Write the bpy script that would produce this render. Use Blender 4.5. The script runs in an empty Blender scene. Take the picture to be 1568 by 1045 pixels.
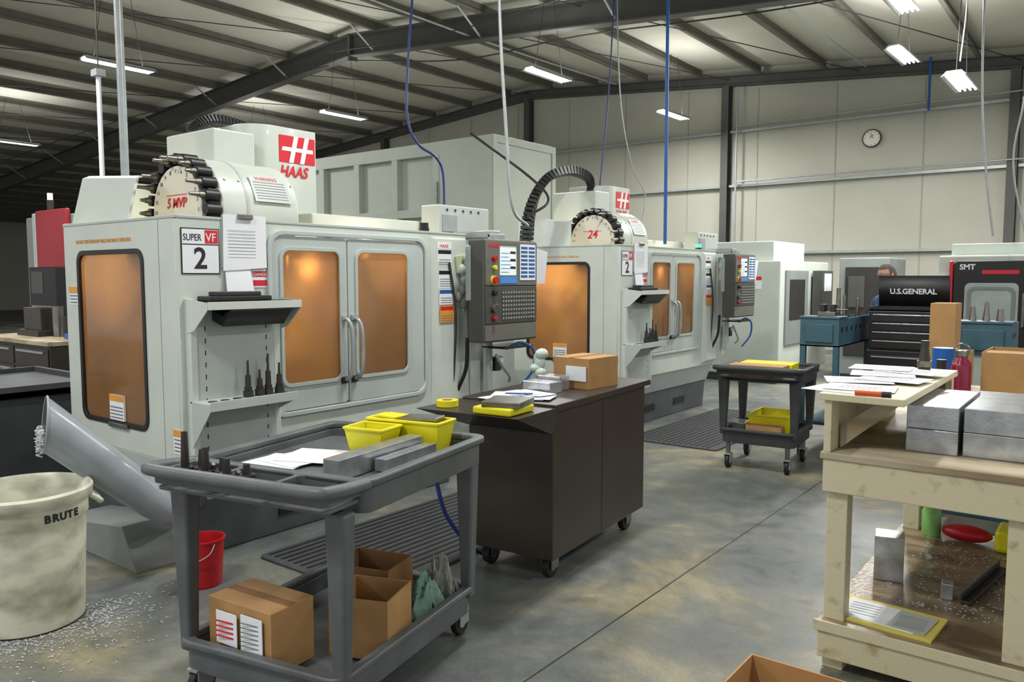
import bpy, bmesh, math, random
from mathutils import Vector, Matrix
random.seed(4)
D=bpy.data; SC=bpy.context.scene; COL=SC.collection
SC.view_settings.view_transform='Standard'

def c(r,g,b):
    f=lambda v:(v/255/12.92) if v/255<=.04045 else ((v/255+.055)/1.055)**2.4
    return (f(r),f(g),f(b),1)

# ------------------------------------------------------------ materials
def M(name,col,rough=.5,metal=0.0,n=.12,ns=5,bump=.0,col2=None,det=5,bs=None,coat=0,lo=.38,hi=.68,st=(1,1,1)):
    m=D.materials.new(name); m.use_nodes=True; nt=m.node_tree; N=nt.nodes; L=nt.links
    b=N['Principled BSDF']; tc=N.new('ShaderNodeTexCoord')
    mp=N.new('ShaderNodeMapping'); mp.inputs['Scale'].default_value=st; L.new(tc.outputs['Object'],mp.inputs['Vector'])
    nz=N.new('ShaderNodeTexNoise'); nz.inputs['Scale'].default_value=ns; nz.inputs['Detail'].default_value=det
    L.new(mp.outputs[0],nz.inputs['Vector'])
    cr=N.new('ShaderNodeValToRGB'); cr.color_ramp.elements[0].position=lo; cr.color_ramp.elements[1].position=hi
    cr.color_ramp.elements[0].color=col2 or tuple(x*(1-n) for x in col[:3])+(1,)
    cr.color_ramp.elements[1].color=col
    L.new(nz.outputs['Fac'],cr.inputs['Fac']); L.new(cr.outputs['Color'],b.inputs['Base Color'])
    b.inputs['Roughness'].default_value=rough; b.inputs['Metallic'].default_value=metal
    b.inputs['Coat Weight'].default_value=coat
    if bump:
        bp=N.new('ShaderNodeBump'); bp.inputs['Strength'].default_value=bump; bp.inputs['Distance'].default_value=.01
        n2=N.new('ShaderNodeTexNoise'); n2.inputs['Scale'].default_value=bs or ns*6; n2.inputs['Detail'].default_value=6
        L.new(tc.outputs['Object'],n2.inputs['Vector'])
        L.new(n2.outputs['Fac'],bp.inputs['Height']); L.new(bp.outputs['Normal'],b.inputs['Normal'])
    return m
def EM(name,col,s):
    m=D.materials.new(name); m.use_nodes=True; b=m.node_tree.nodes['Principled BSDF']
    b.inputs['Base Color'].default_value=col; b.inputs['Emission Color'].default_value=col; b.inputs['Emission Strength'].default_value=s
    return m

WHITE=M('machine_paint',c(201,209,200),.38,n=.08,ns=2.5,coat=.1)
WHITE2=M('machine_paint_grey',c(181,190,185),.42,n=.08,ns=3)
DOORF=M('door_frame_paint',c(184,194,190),.35,n=.06,ns=4)
BASEG=M('machine_base_grey',c(84,90,92),.5,n=.25,ns=4)
DUCT=M('duct_grey_paint',c(156,166,172),.28,n=.15,ns=6,coat=.2)
BLACK=M('black_plastic',c(28,28,28),.45,n=.3,ns=8)
DARK=M('dark_steel',c(48,46,44),.45,n=.2,ns=5)
STEEL=M('machined_steel',c(150,148,140),.28,.9,n=.25,ns=12)
ALU=M('raw_aluminium',c(200,204,208),.24,.75,n=.3,ns=14,bump=.05,det=8)
GALV=M('galvanised',c(172,178,178),.4,.4,n=.15,ns=10)
RED=M('sign_red',c(210,35,48),.45,n=.05)
REDP=M('red_plastic',c(185,22,32),.4,n=.1)
MAROON=M('maroon_enamel',c(130,20,55),.25,n=.1,coat=.4)
PAPER=M('paper',c(232,235,240),.8,n=.04,ns=3)
INK=M('ink_black',c(25,25,28),.6,n=.1)
INKG=M('print_grey',c(120,122,125),.7,n=.2,ns=60)
BLUEI=M('print_blue',c(40,95,160),.5,n=.1)
BLUE=M('blue_plastic',c(30,95,175),.4,n=.1)
NAVY=M('blue_hose',c(42,62,130),.45,n=.1)
ORNG=M('sticker_orange',c(225,155,60),.5,n=.1)
YEL=M('yellow_plastic',c(232,222,30),.42,n=.12,ns=6)
GREEN=EM('green_lamp',c(60,255,140),3)
CARD=M('cardboard',c(176,136,86),.8,n=.14,ns=7,bump=.08)
CARDI=M('cardboard_inner',c(138,102,62),.85,n=.15,ns=6)
CART=M('cart_grey_plastic',c(96,101,103),.45,n=.28,ns=5,bump=.12,bs=120)
CARTD=M('cart_dark_plastic',c(62,65,67),.5,n=.25,ns=5,bump=.1,bs=100)
CABB=M('cabinet_brown_enamel',c(58,51,44),.34,n=.2,ns=3)
RUB=M('rubber',c(32,32,31),.6,n=.25,ns=12)
COLM=M('structural_steel_paint',c(82,82,78),.6,n=.15,ns=3)
PURL=M('purlin_primer',c(112,110,100),.7,n=.18,ns=3)
TEAL=M('blue_bench_paint',c(62,98,114),.45,n=.2,ns=5)
PEND=M('pendant_taupe',c(108,109,100),.45,n=.12,ns=4)
PENDD=M('pendant_dark',c(76,77,73),.45,n=.12,ns=4)
KEY=M('key_caps',c(150,152,142),.5,n=.1,ns=30)
CANM=M('can_cream_plastic',c(216,217,196),.5,n=.1,ns=5,col2=c(140,139,120),lo=.26,hi=.58,bump=.1,det=12,st=(1,1,1.6))
RAG=M('rag_green',c(128,165,148),.9,n=.35,ns=14,bump=.3)
RAG2=M('rag_grey',c(158,160,150),.9,n=.35,ns=14,bump=.3)
CHIP=M('metal_chips',c(225,228,232),.3,.5,n=.5,ns=40,bump=.8,bs=90)
CHIPL=M('loose_chips',c(225,228,232),.4,.2,n=.3,ns=40)
BINM=M('bin_grey_plastic',c(74,79,82),.5,n=.25,ns=4)
BENCH=M('bench_cream_paint',c(208,200,168),.55,n=.2,ns=14,col2=c(158,132,92),lo=.20,hi=.42,bump=.15,det=9)
WOOD=M('bench_worn_wood',c(190,180,156),.55,n=.3,ns=8,col2=c(142,124,96),bump=.2,det=10,st=(.25,1,1))
SHELFD=M('shelf_worn_wood',c(158,140,112),.32,n=.4,ns=10,col2=c(94,76,56),lo=.36,hi=.70,bump=.3,det=14,st=(.35,1,1))
SKIN=M('skin',c(206,154,130),.5,n=.08,ns=20)
HAIR=M('hair_grey',c(122,114,106),.8,n=.4,ns=60,bump=.4)
SHIRT=M('shirt_blue',c(66,92,135),.85,n=.15,ns=12)
PANTS=M('trousers_navy',c(40,44,58),.85,n=.15,ns=12)
BBOX=M('beige_panel_paint',c(190,197,186),.5,n=.08,ns=1.5)
MAT_=M('floor_mat_rubber',c(66,68,72),.7,n=.2,ns=8,bump=.5,bs=60)
GLASSB=EM('lit_screen',c(205,216,214),.45)
SCRG=EM('lit_screen_blue',c(60,120,190),.3)
REDM=M('red_machine_paint',c(160,38,48),.45,n=.12,ns=3)
GREYM=M('grey_machine_paint',c(134,140,138),.45,n=.12,ns=3)
CLOCKF=M('clock_face',c(222,220,208),.4,n=.03)
GRNB=M('green_bottle_plastic',c(130,185,100),.3,n=.1)
LAMP=EM('fluorescent_tube',(1,.99,.97,1),14)
AMB=EM('amber_lamp',(1,.6,.25,1),3)
IVORY=M('disc_ivory',c(222,218,202),.4,n=.05)
LINER=M('chamber_liner',c(206,200,184),.5,n=.15,ns=4)

# window pane : smeared amber polycarbonate, partly see-through, lit from behind
def pane_mat():
    m=D.materials.new('amber_window_polycarbonate'); m.use_nodes=True; nt=m.node_tree; N=nt.nodes; L=nt.links
    N.remove(N['Principled BSDF']); out=N['Material Output']
    tc=N.new('ShaderNodeTexCoord'); nz=N.new('ShaderNodeTexNoise'); nz.inputs['Scale'].default_value=2.2; nz.inputs['Detail'].default_value=6
    L.new(tc.outputs['Object'],nz.inputs['Vector'])
    v=N.new('ShaderNodeTexNoise'); v.inputs['Scale'].default_value=90
    L.new(tc.outputs['Object'],v.inputs['Vector'])
    cr=N.new('ShaderNodeValToRGB'); cr.color_ramp.elements[0].color=c(206,164,116); cr.color_ramp.elements[1].color=c(238,208,162)
    cr.color_ramp.elements[0].position=.3; cr.color_ramp.elements[1].position=.7
    L.new(nz.outputs['Fac'],cr.inputs['Fac'])
    sr=N.new('ShaderNodeValToRGB'); sr.color_ramp.elements[0].position=.28; sr.color_ramp.elements[0].color=(.4,.35,.3,1); sr.color_ramp.elements[1].position=.36; sr.color_ramp.elements[1].color=(1,1,1,1)
    L.new(v.outputs['Fac'],sr.inputs['Fac'])
    mu=N.new('ShaderNodeMix'); mu.data_type='RGBA'; mu.blend_type='MULTIPLY'; mu.inputs[0].default_value=.35; L.new(cr.outputs[0],mu.inputs[6]); L.new(sr.outputs[0],mu.inputs[7])
    tr=N.new('ShaderNodeBsdfTranslucent'); df=N.new('ShaderNodeBsdfDiffuse'); gl=N.new('ShaderNodeBsdfGlossy'); tp=N.new('ShaderNodeBsdfTransparent')
    L.new(mu.outputs[2],tr.inputs['Color']); df.inputs['Color'].default_value=c(180,148,112); tp.inputs['Color'].default_value=c(240,205,155)
    gl.inputs['Roughness'].default_value=.08
    mx=N.new('ShaderNodeMixShader'); mx.inputs[0].default_value=.35; L.new(tr.outputs[0],mx.inputs[1]); L.new(df.outputs[0],mx.inputs[2])
    mt=N.new('ShaderNodeMixShader'); L.new(mx.outputs[0],mt.inputs[1]); L.new(tp.outputs[0],mt.inputs[2])
    mr=N.new('ShaderNodeMapRange'); mr.inputs['From Min'].default_value=.35; mr.inputs['From Max'].default_value=.65; mr.inputs['To Min'].default_value=.18; mr.inputs['To Max'].default_value=.45
    L.new(nz.outputs['Fac'],mr.inputs['Value']); L.new(mr.outputs[0],mt.inputs[0])
    fr=N.new('ShaderNodeFresnel'); fr.inputs['IOR'].default_value=1.5
    m2=N.new('ShaderNodeMixShader'); L.new(fr.outputs[0],m2.inputs[0]); L.new(mt.outputs[0],m2.inputs[1]); L.new(gl.outputs[0],m2.inputs[2])
    bp=N.new('ShaderNodeBump'); bp.inputs['Strength'].default_value=.08; L.new(v.outputs['Fac'],bp.inputs['Height']); L.new(bp.outputs['Normal'],gl.inputs['Normal'])
    L.new(m2.outputs[0],out.inputs['Surface'])
    return m
PANE=pane_mat()

# ------------------------------------------------------------ mesh helpers
def catmull(pts,k=8):
    P=[Vector(p) for p in pts]
    if len(P)<3: return P
    P=[P[0]*2-P[1]]+P+[P[-1]*2-P[-2]]; o=[]
    for i in range(1,len(P)-2):
        for j in range(k):
            t=j/k; a,b,d,e=P[i-1],P[i],P[i+1],P[i+2]
            o.append(.5*((2*b)+(d-a)*t+(2*a-5*b+4*d-e)*t*t+(3*b-a-3*d+e)*t**3))
    o.append(P[-2]); return o
def rr(x0,y0,x1,y1,r,n=5):
    o=[]
    for cx,cy,a in((x1-r,y1-r,0),(x0+r,y1-r,90),(x0+r,y0+r,180),(x1-r,y0+r,270)):
        for i in range(n+1):
            t=math.radians(a+90*i/n); o.append((cx+r*math.cos(t),cy+r*math.sin(t)))
    return o
X=Vector((1,0,0));Y=Vector((0,1,0));Z=Vector((0,0,1))
class G:
    def __init__(s,name,loc=(0,0,0),rz=0):
        s.e=D.objects.new(name,None); s.e.location=loc; s.e.rotation_euler=(0,0,math.radians(rz)); s.e.empty_display_size=.1
        COL.objects.link(s.e)
    def add(s,me,name,mat,smooth=False,bev=0,seg=2):
        o=D.objects.new(name,me); COL.objects.link(o); o.parent=s.e
        me.materials.clear(); me.materials.append(mat)
        if smooth:
            for p in me.polygons: p.use_smooth=True
            me.set_sharp_from_angle(angle=math.radians(40))
        if bev:
            b=o.modifiers.new('bevel','BEVEL'); b.width=bev; b.segments=seg; b.limit_method='ANGLE'
        return o
    def bm(s,bm,name,mat,**k):
        bmesh.ops.recalc_face_normals(bm,faces=bm.faces)
        me=D.meshes.new(name); bm.to_mesh(me); bm.free(); return s.add(me,name,mat,**k)
    def box(s,name,x0,x1,y0,y1,z0,z1,mat,bev=.004,rot=0,ax='Z'):
        bm=bmesh.new(); bmesh.ops.create_cube(bm,size=1)
        cx=Vector(((x0+x1)/2,(y0+y1)/2,(z0+z1)/2))
        mt=Matrix.Translation(cx)@Matrix.Rotation(math.radians(rot),4,ax)@Matrix.Diagonal((abs(x1-x0),abs(y1-y0),abs(z1-z0),1))
        bmesh.ops.transform(bm,matrix=mt,verts=bm.verts)
        return s.bm(bm,name,mat,bev=bev)
    def boxes(s,name,lst,mat,bev=0):
        bm=bmesh.new()
        for (x0,x1,y0,y1,z0,z1) in lst:
            bmesh.ops.create_cube(bm,size=1,matrix=Matrix.Translation(((x0+x1)/2,(y0+y1)/2,(z0+z1)/2))@Matrix.Diagonal((abs(x1-x0),abs(y1-y0),abs(z1-z0),1)))
        return s.bm(bm,name,mat,bev=bev)
    def hexa(s,name,b,t,mat,bev=.004):
        bm=bmesh.new(); vb=[bm.verts.new(p) for p in b]; vt=[bm.verts.new(p) for p in t]
        bm.faces.new(vb[::-1]); bm.faces.new(vt)
        n=len(b)
        for i in range(n): bm.faces.new((vb[i],vb[(i+1)%n],vt[(i+1)%n],vt[i]))
        return s.bm(bm,name,mat,bev=bev)
    def cyl(s,name,p0,p1,r,mat,r2=None,n=24,bev=0,caps=True):
        p0=Vector(p0);p1=Vector(p1);d=p1-p0
        bm=bmesh.new(); bmesh.ops.create_cone(bm,cap_ends=caps,segments=n,radius1=r,radius2=r if r2 is None else r2,depth=d.length)
        q=Z.rotation_difference(d.normalized()).to_matrix().to_4x4()
        bmesh.ops.transform(bm,matrix=Matrix.Translation((p0+p1)/2)@q,verts=bm.verts)
        return s.bm(bm,name,mat,smooth=True,bev=bev)
    def cyls(s,name,lst,mat,n=12):
        bm=bmesh.new()
        for p0,p1,r,r2 in lst:
            p0=Vector(p0);p1=Vector(p1);d=p1-p0
            q=Z.rotation_difference(d.normalized()).to_matrix().to_4x4()
            bmesh.ops.create_cone(bm,cap_ends=True,segments=n,radius1=r,radius2=r2,depth=d.length,matrix=Matrix.Translation((p0+p1)/2)@q)
        return s.bm(bm,name,mat,smooth=True)
    def sph(s,name,ctr,r,mat,sc=(1,1,1)):
        bm=bmesh.new(); bmesh.ops.create_uvsphere(bm,u_segments=20,v_segments=12,radius=r)
        bmesh.ops.transform(bm,matrix=Matrix.Translation(ctr)@Matrix.Diagonal((*sc,1)),verts=bm.verts)
        return s.bm(bm,name,mat,smooth=True)
    def tube(s,name,pts,r,mat,k=8,n=10,smoothp=True,rs=None,cut=None,cap=True):
        P=catmull(pts,k) if smoothp else [Vector(p) for p in pts]
        bm=bmesh.new(); rings=[]; up=None
        for i,p in enumerate(P):
            t=(P[min(i+1,len(P)-1)]-P[max(i-1,0)]).normalized()
            if up is None: up=t.orthogonal().normalized()
            up=(up-t*up.dot(t)).normalized(); w=t.cross(up)
            rad=r if rs is None else rs[0]+(rs[1]-rs[0])*i/(len(P)-1)
            ring=[p+(up*math.cos(2*math.pi*j/n)+w*math.sin(2*math.pi*j/n))*rad for j in range(n)]
            if cut is not None and i==len(P)-1: ring=[q-t*((q-p).dot(cut)/t.dot(cut)) for q in ring]; s.last=ring
            rings.append([bm.verts.new(q) for q in ring])
        for a,b in zip(rings,rings[1:]):
            for j in range(n): bm.faces.new((a[j],a[(j+1)%n],b[(j+1)%n],b[j]))
        if cap: bm.faces.new(rings[0]); bm.faces.new(rings[-1])
        return s.bm(bm,name,mat,smooth=True)
    def lathe(s,name,prof,mat,ctr=(0,0,0),n=40):
        bm=bmesh.new(); R=[]
        for r,z in prof:
            R.append([bm.verts.new((ctr[0]+r*math.cos(2*math.pi*j/n),ctr[1]+r*math.sin(2*math.pi*j/n),ctr[2]+z)) for j in range(n)])
        for a,b in zip(R,R[1:]):
            for j in range(n): bm.faces.new((a[j],a[(j+1)%n],b[(j+1)%n],b[j]))
        bm.faces.new(R[0][::-1]); bm.faces.new(R[-1])
        return s.bm(bm,name,mat,smooth=True)
    def plate(s,name,outer,holes,th,mat,o,ax,ay,bev=.003):
        cu=D.curves.new(name,'CURVE'); cu.dimensions='2D'; cu.fill_mode='BOTH'; cu.extrude=max(th/2-bev,.0003); cu.bevel_depth=bev; cu.offset=-bev
        for pl in [outer]+list(holes):
            sp=cu.splines.new('POLY'); sp.points.add(len(pl)-1); sp.use_cyclic_u=True
            for q,p in zip(sp.points,pl): q.co=(p[0],p[1],0,1)
        ob=D.objects.new(name,cu); me=D.meshes.new_from_object(ob); D.objects.remove(ob)
        ax=Vector(ax);ay=Vector(ay);az=ax.cross(ay)
        mt=Matrix.Translation(o)@Matrix((ax,ay,az)).transposed().to_4x4()
        me.transform(mt)
        return s.add(me,name,mat)
    def text(s,name,body,size,mat,o,ax,ay,ext=.0008,al='LEFT',sx=1,shear=0,off=0):
        cu=D.curves.new(name,'FONT'); cu.body=body; cu.size=size; cu.extrude=ext; cu.align_x=al; cu.shear=shear; cu.offset=off; cu.resolution_u=3
        ob=D.objects.new(name,cu); me=D.meshes.new_from_object(ob); D.objects.remove(ob)
        ax=Vector(ax);ay=Vector(ay);az=ax.cross(ay)
        me.transform(Matrix.Translation(o)@Matrix((ax,ay,az)).transposed().to_4x4()@Matrix.Diagonal((sx,1,1,1)))
        return s.add(me,name,mat)
    def openbox(s,name,x0,x1,y0,y1,z0,z1,t,mat,rot=0):
        cx,cy=(x0+x1)/2,(y0+y1)/2; R=Matrix.Translation((cx,cy,0))@Matrix.Rotation(math.radians(rot),4,'Z')@Matrix.Translation((-cx,-cy,0))
        bm=bmesh.new()
        for b in [(x0,x1,y0,y1,z0,z0+t),(x0,x0+t,y0,y1,z0,z1),(x1-t,x1,y0,y1,z0,z1),(x0+t,x1-t,y0,y0+t,z0,z1),(x0+t,x1-t,y1-t,y1,z0,z1)]:
            bmesh.ops.create_cube(bm,size=1,matrix=R@Matrix.Translation(((b[0]+b[1])/2,(b[2]+b[3])/2,(b[4]+b[5])/2))@Matrix.Diagonal((b[1]-b[0],b[3]-b[2],b[5]-b[4],1)))
        return s.bm(bm,name,mat)

# ------------------------------------------------------------ room shell
YW=19.2; XR=-14.0
def zr(x): return 7.32-abs(x-XR)/12
def floor_mat():
    m=D.materials.new('polished_concrete'); m.use_nodes=True; nt=m.node_tree; N=nt.nodes; L=nt.links; b=N['Principled BSDF']
    tc=N.new('ShaderNodeTexCoord')
    def noise(s,d,dist=0):
        n=N.new('ShaderNodeTexNoise'); n.inputs['Scale'].default_value=s; n.inputs['Detail'].default_value=d; n.inputs['Distortion'].default_value=dist; n.inputs['Roughness'].default_value=.62
        L.new(tc.outputs['Object'],n.inputs['Vector']); return n
    def ramp(src,stops):
        r=N.new('ShaderNodeValToRGB'); e=r.color_ramp.elements
        e[0].position,e[0].color=stops[0]; e[1].position,e[1].color=stops[-1]
        for p,col in stops[1:-1]: x=e.new(p); x.color=col
        L.new(src,r.inputs['Fac']); return r
    def mul(a,b2,f):
        mx=N.new('ShaderNodeMix'); mx.data_type='RGBA'; mx.blend_type='MULTIPLY'; mx.inputs[0].default_value=f
        L.new(a,mx.inputs[6]); L.new(b2,mx.inputs[7]); return mx.outputs[2]
    a=noise(.9,12,.5); r1=ramp(a.outputs['Fac'],[(.34,c(90,95,96)),(.47,c(106,111,108)),(.55,c(122,122,110)),(.63,c(156,148,120))])
    f=noise(6,12,.3); r2=ramp(f.outputs['Fac'],[(.33,(.70,.70,.70,1)),(.64,(1.02,1.02,1.01,1))])
    h=noise(55,6); r3=ramp(h.outputs['Fac'],[(.35,(.7,.7,.7,1)),(.6,(1,1,1,1))])
    col=mul(mul(r1.outputs[0],r2.outputs[0],.7),r3.outputs[0],.6)
    sp=N.new('ShaderNodeSeparateXYZ'); L.new(tc.outputs['Object'],sp.inputs[0])
    def line(out,pos,w):
        s=N.new('ShaderNodeMath'); s.operation='SUBTRACT'; s.inputs[1].default_value=pos; L.new(out,s.inputs[0])
        ab=N.new('ShaderNodeMath'); ab.operation='ABSOLUTE'; L.new(s.outputs[0],ab.inputs[0])
        lt=N.new('ShaderNodeMath'); lt.operation='LESS_THAN'; lt.inputs[1].default_value=w; L.new(ab.outputs[0],lt.inputs[0]); return lt.outputs[0]
    l1=line(sp.outputs['X'],-1.9,.005); l2=line(sp.outputs['Y'],12.4,.006)
    ad=N.new('ShaderNodeMath'); ad.operation='MAXIMUM'; L.new(l1,ad.inputs[0]); L.new(l2,ad.inputs[1])
    m3=N.new('ShaderNodeMix'); m3.data_type='RGBA'; L.new(ad.outputs[0],m3.inputs[0]); L.new(col,m3.inputs[6]); m3.inputs[7].default_value=c(48,46,42)
    L.new(m3.outputs[2],b.inputs['Base Color'])
    rr_=N.new('ShaderNodeMapRange'); rr_.inputs['From Min'].default_value=.3; rr_.inputs['From Max'].default_value=.7; rr_.inputs['To Min'].default_value=.3; rr_.inputs['To Max'].default_value=.6; L.new(f.outputs['Fac'],rr_.inputs['Value']); L.new(rr_.outputs[0],b.inputs['Roughness'])
    return m
def top(name,bm,mat,bev=0):
    bmesh.ops.recalc_face_normals(bm,faces=bm.faces)
    me=D.meshes.new(name); bm.to_mesh(me); bm.free(); me.materials.append(mat)
    o=D.objects.new(name,me); COL.objects.link(o); return o
def bxm(lst):
    bm=bmesh.new()
    for (x0,x1,y0,y1,z0,z1) in lst:
        bmesh.ops.create_cube(bm,size=1,matrix=Matrix.Translation(((x0+x1)/2,(y0+y1)/2,(z0+z1)/2))@Matrix.Diagonal((x1-x0,y1-y0,z1-z0,1)))
    return bm
top('floor',bxm([(-46,9,-6,YW+.2,-.15,0)]),floor_mat())
WALLM=M('wall_insulation_fabric',c(184,183,171),.85,n=.09,ns=.8,bump=.3,bs=1.3)
CEILM=M('ceiling_insulation_fabric',c(212,209,196),.85,n=.12,ns=.7,bump=.2,bs=2)
bm=bmesh.new()
def prism(bm,pts,y0,y1):
    a=[bm.verts.new((p[0],y0,p[1])) for p in pts]; b=[bm.verts.new((p[0],y1,p[1])) for p in pts]
    bm.faces.new(a); bm.faces.new(b[::-1]); n=len(a)
    for i in range(n): bm.faces.new((a[i],b[i],b[(i+1)%n],a[(i+1)%n]))
prism(bm,[(-46,0),(9,0),(9,zr(9)),(XR,zr(XR)),(-46,zr(-46))],YW,YW+.2)
top('wall_back',bm,WALLM)
bm=bmesh.new(); prism(bm,[(-46,zr(-46)),(XR,zr(XR)),(9,zr(9)),(9,zr(9)+.15),(XR,zr(XR)+.15),(-46,zr(-46)+.15)],-6,YW+.2)
top('ceiling',bm,CEILM)
top('wall_left',bxm([(-46.2,-46,-6,YW+.2,0,4.8)]),WALLM)

g=G('roof_frame_steel')
def rafter(nm,y,dp,w=.2):
    for side,xe in(('west',-46),('east',9)):
        def pr(zt,zb,y0,y1,n):
            b_=bmesh.new(); prism(b_,[(XR,zr(XR)-zt),(xe,zr(xe)-zt),(xe,zr(xe)-zb),(XR,zr(XR)-zb)],y0,y1); g.bm(b_,n,COLM)
        pr(.2,.22,y-w/2,y+w/2,nm+'_flange_top_'+side); pr(.22,.2+dp,y-.006,y+.006,nm+'_web_'+side); pr(.2+dp,.225+dp,y-w/2,y+w/2,nm+'_flange_low_'+side)
rafter('rafter_mid',12.3,.46,.24); rafter('rafter_end',YW-.15,.22,.2); rafter('rafter_near',5.2,.46,.24)
g.box('ridge_splice',XR-.03,XR+.03,12.18,12.42,zr(XR)-.78,zr(XR)-.2,COLM)
br=[]
for y in(12.3,):
    for i in range(-9,6):
        x=XR+.76+i*3.04
        for sy in(-1,1): br.append(((x,y+sy*.02,zr(x)-.66),(x,y+sy*.75,zr(x)-.2),.022,.022))
g.cyls('flange_braces',br,GALV,n=6)
rod=[]
for i in range(-8,6):
    x=XR+i*3.04
    rod.append(((x,12.3,zr(x)-.3),(x+3.04,YW-.2,zr(x+3.04)-.3),.01,.01))
    rod.append(((x,5.2,zr(x)-.3),(x+3.04,12.3,zr(x+3.04)-.3),.01,.01))
g.cyls('bracing_rods',rod,DARK,n=6)
g=G('roof_purlins')
b_=bmesh.new()
i=-21
while i<=15:
    x=XR+.76+i*1.52
    z=zr(x)
    for (x0,x1,z0,z1) in((x-.006,x+.006,z-.21,z),(x-.006,x+.07,z-.215,z-.2),(x+.058,x+.07,z-.2,z-.17)):
        bmesh.ops.create_cube(b_,size=1,matrix=Matrix.Translation(((x0+x1)/2,6.6,(z0+z1)/2))@Matrix.Diagonal((x1-x0,25,z1-z0,1)))
    i+=1
g.bm(b_,'purlin_channels',PURL)
g=G('wall_frame_steel')
cols=[-1.9-6.08*k for k in range(-1,7)]
L_=[]
for x in cols:
    zt=zr(x)-.45
    L_+=[(x-.09,x+.09,YW-.26,YW-.245,0,zt),(x-.006,x+.006,YW-.245,YW-.02,0,zt),(x-.09,x+.09,YW-.02,YW-.005,0,zt)]
g.boxes('columns',L_,COLM)
L_=[]
for z in(2.30,3.96,5.28):
    for a,b2 in zip([-45.9]+sorted(cols),sorted(cols)+[8.9]):
        L_+=[(a+.1,b2-.1,YW-.14,YW-.003,z-.006,z+.006),(a+.1,b2-.1,YW-.15,YW-.14,z-.05,z+.01)]
g.boxes('girts',L_,GALV)
g.boxes('fabric_seams',[(x-.012,x+.012,YW-.012,YW-.002,.05,zr(x)-.5) for x in [XR-28+1.83*k for k in range(26)]],M('seam_tape',c(168,166,153),.8))
g.tube('wall_conduit',[(-7.7,YW-.3,4.02),(-4,YW-.3,4.04),(2,YW-.3,4.06)],.02,GALV)
g.tube('wall_conduit_upper',[(-7.7,YW-.3,5.36),(-4,YW-.3,5.38),(2,YW-.3,5.40)],.02,GALV)
g.tube('wall_conduit_drop',[(-7.65,YW-.3,6.3),(-7.65,YW-.3,2.4)],.025,GALV,smoothp=False)

# ------------------------------------------------------------ lamps
def high_bay(x,y,z,rz=0,e=120,L=1.2,w=.32):
    g=G('high_bay_light',(x,y,z),rz)
    g.plate('housing',[(-w/2,0),(-w/2+.07,.07),(w/2-.07,.07),(w/2,0),(w/2-.02,0),(w/2-.09,.05),(-w/2+.09,.05),(-w/2+.02,0)],[],L,GALV,(0,0,0),X,Z,bev=.001)
    for i in range(4):
        xx=-w/2+.06+i*(w-.12)/3
        g.cyl('tube_%d'%i,(xx,-L/2+.03,.02),(xx,L/2-.03,.02),.013,LAMP,n=8)
    for s_ in(-1,1):
        g.cyl('chain_%d'%s_,(0,s_*L*.35,.07),(0,s_*L*.12,max(.2,zr(x)-.2-z)),.005,DARK,n=6)
    for nm,en,zz,rx in(('lamp_light',e,-.01,0),('lamp_uplight',e*.17,.10,math.pi)):
        ld=D.lights.new(nm,'AREA'); ld.shape='RECTANGLE'; ld.size=w; ld.size_y=L; ld.energy=en; ld.color=(1,.992,.965)
        lo=D.objects.new(nm,ld); COL.objects.link(lo); lo.parent=g.e; lo.location=(0,0,zz); lo.rotation_euler=(rx,0,0)
E=180
for (x,y,z) in [(-13.9,6.95,5.3),(-14.1,12.1,5.3),(-8.4,12.0,5.3),(-2.55,11.8,5.35),(-3.05,14.5,5.3),(-1.95,12.9,4.4),(-23.3,8.8,5.2),(-8.4,2.8,5.4),(-2.6,4.6,5.4),(-2.6,-1.2,5.4),(-8.4,-2.2,5.4),(-8.2,16.6,5.3),(3,4.6,5.3),(3,11,5.3),(-20,14,5.3)]:
    high_bay(x,y,z,random.uniform(-2,2),E)

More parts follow.
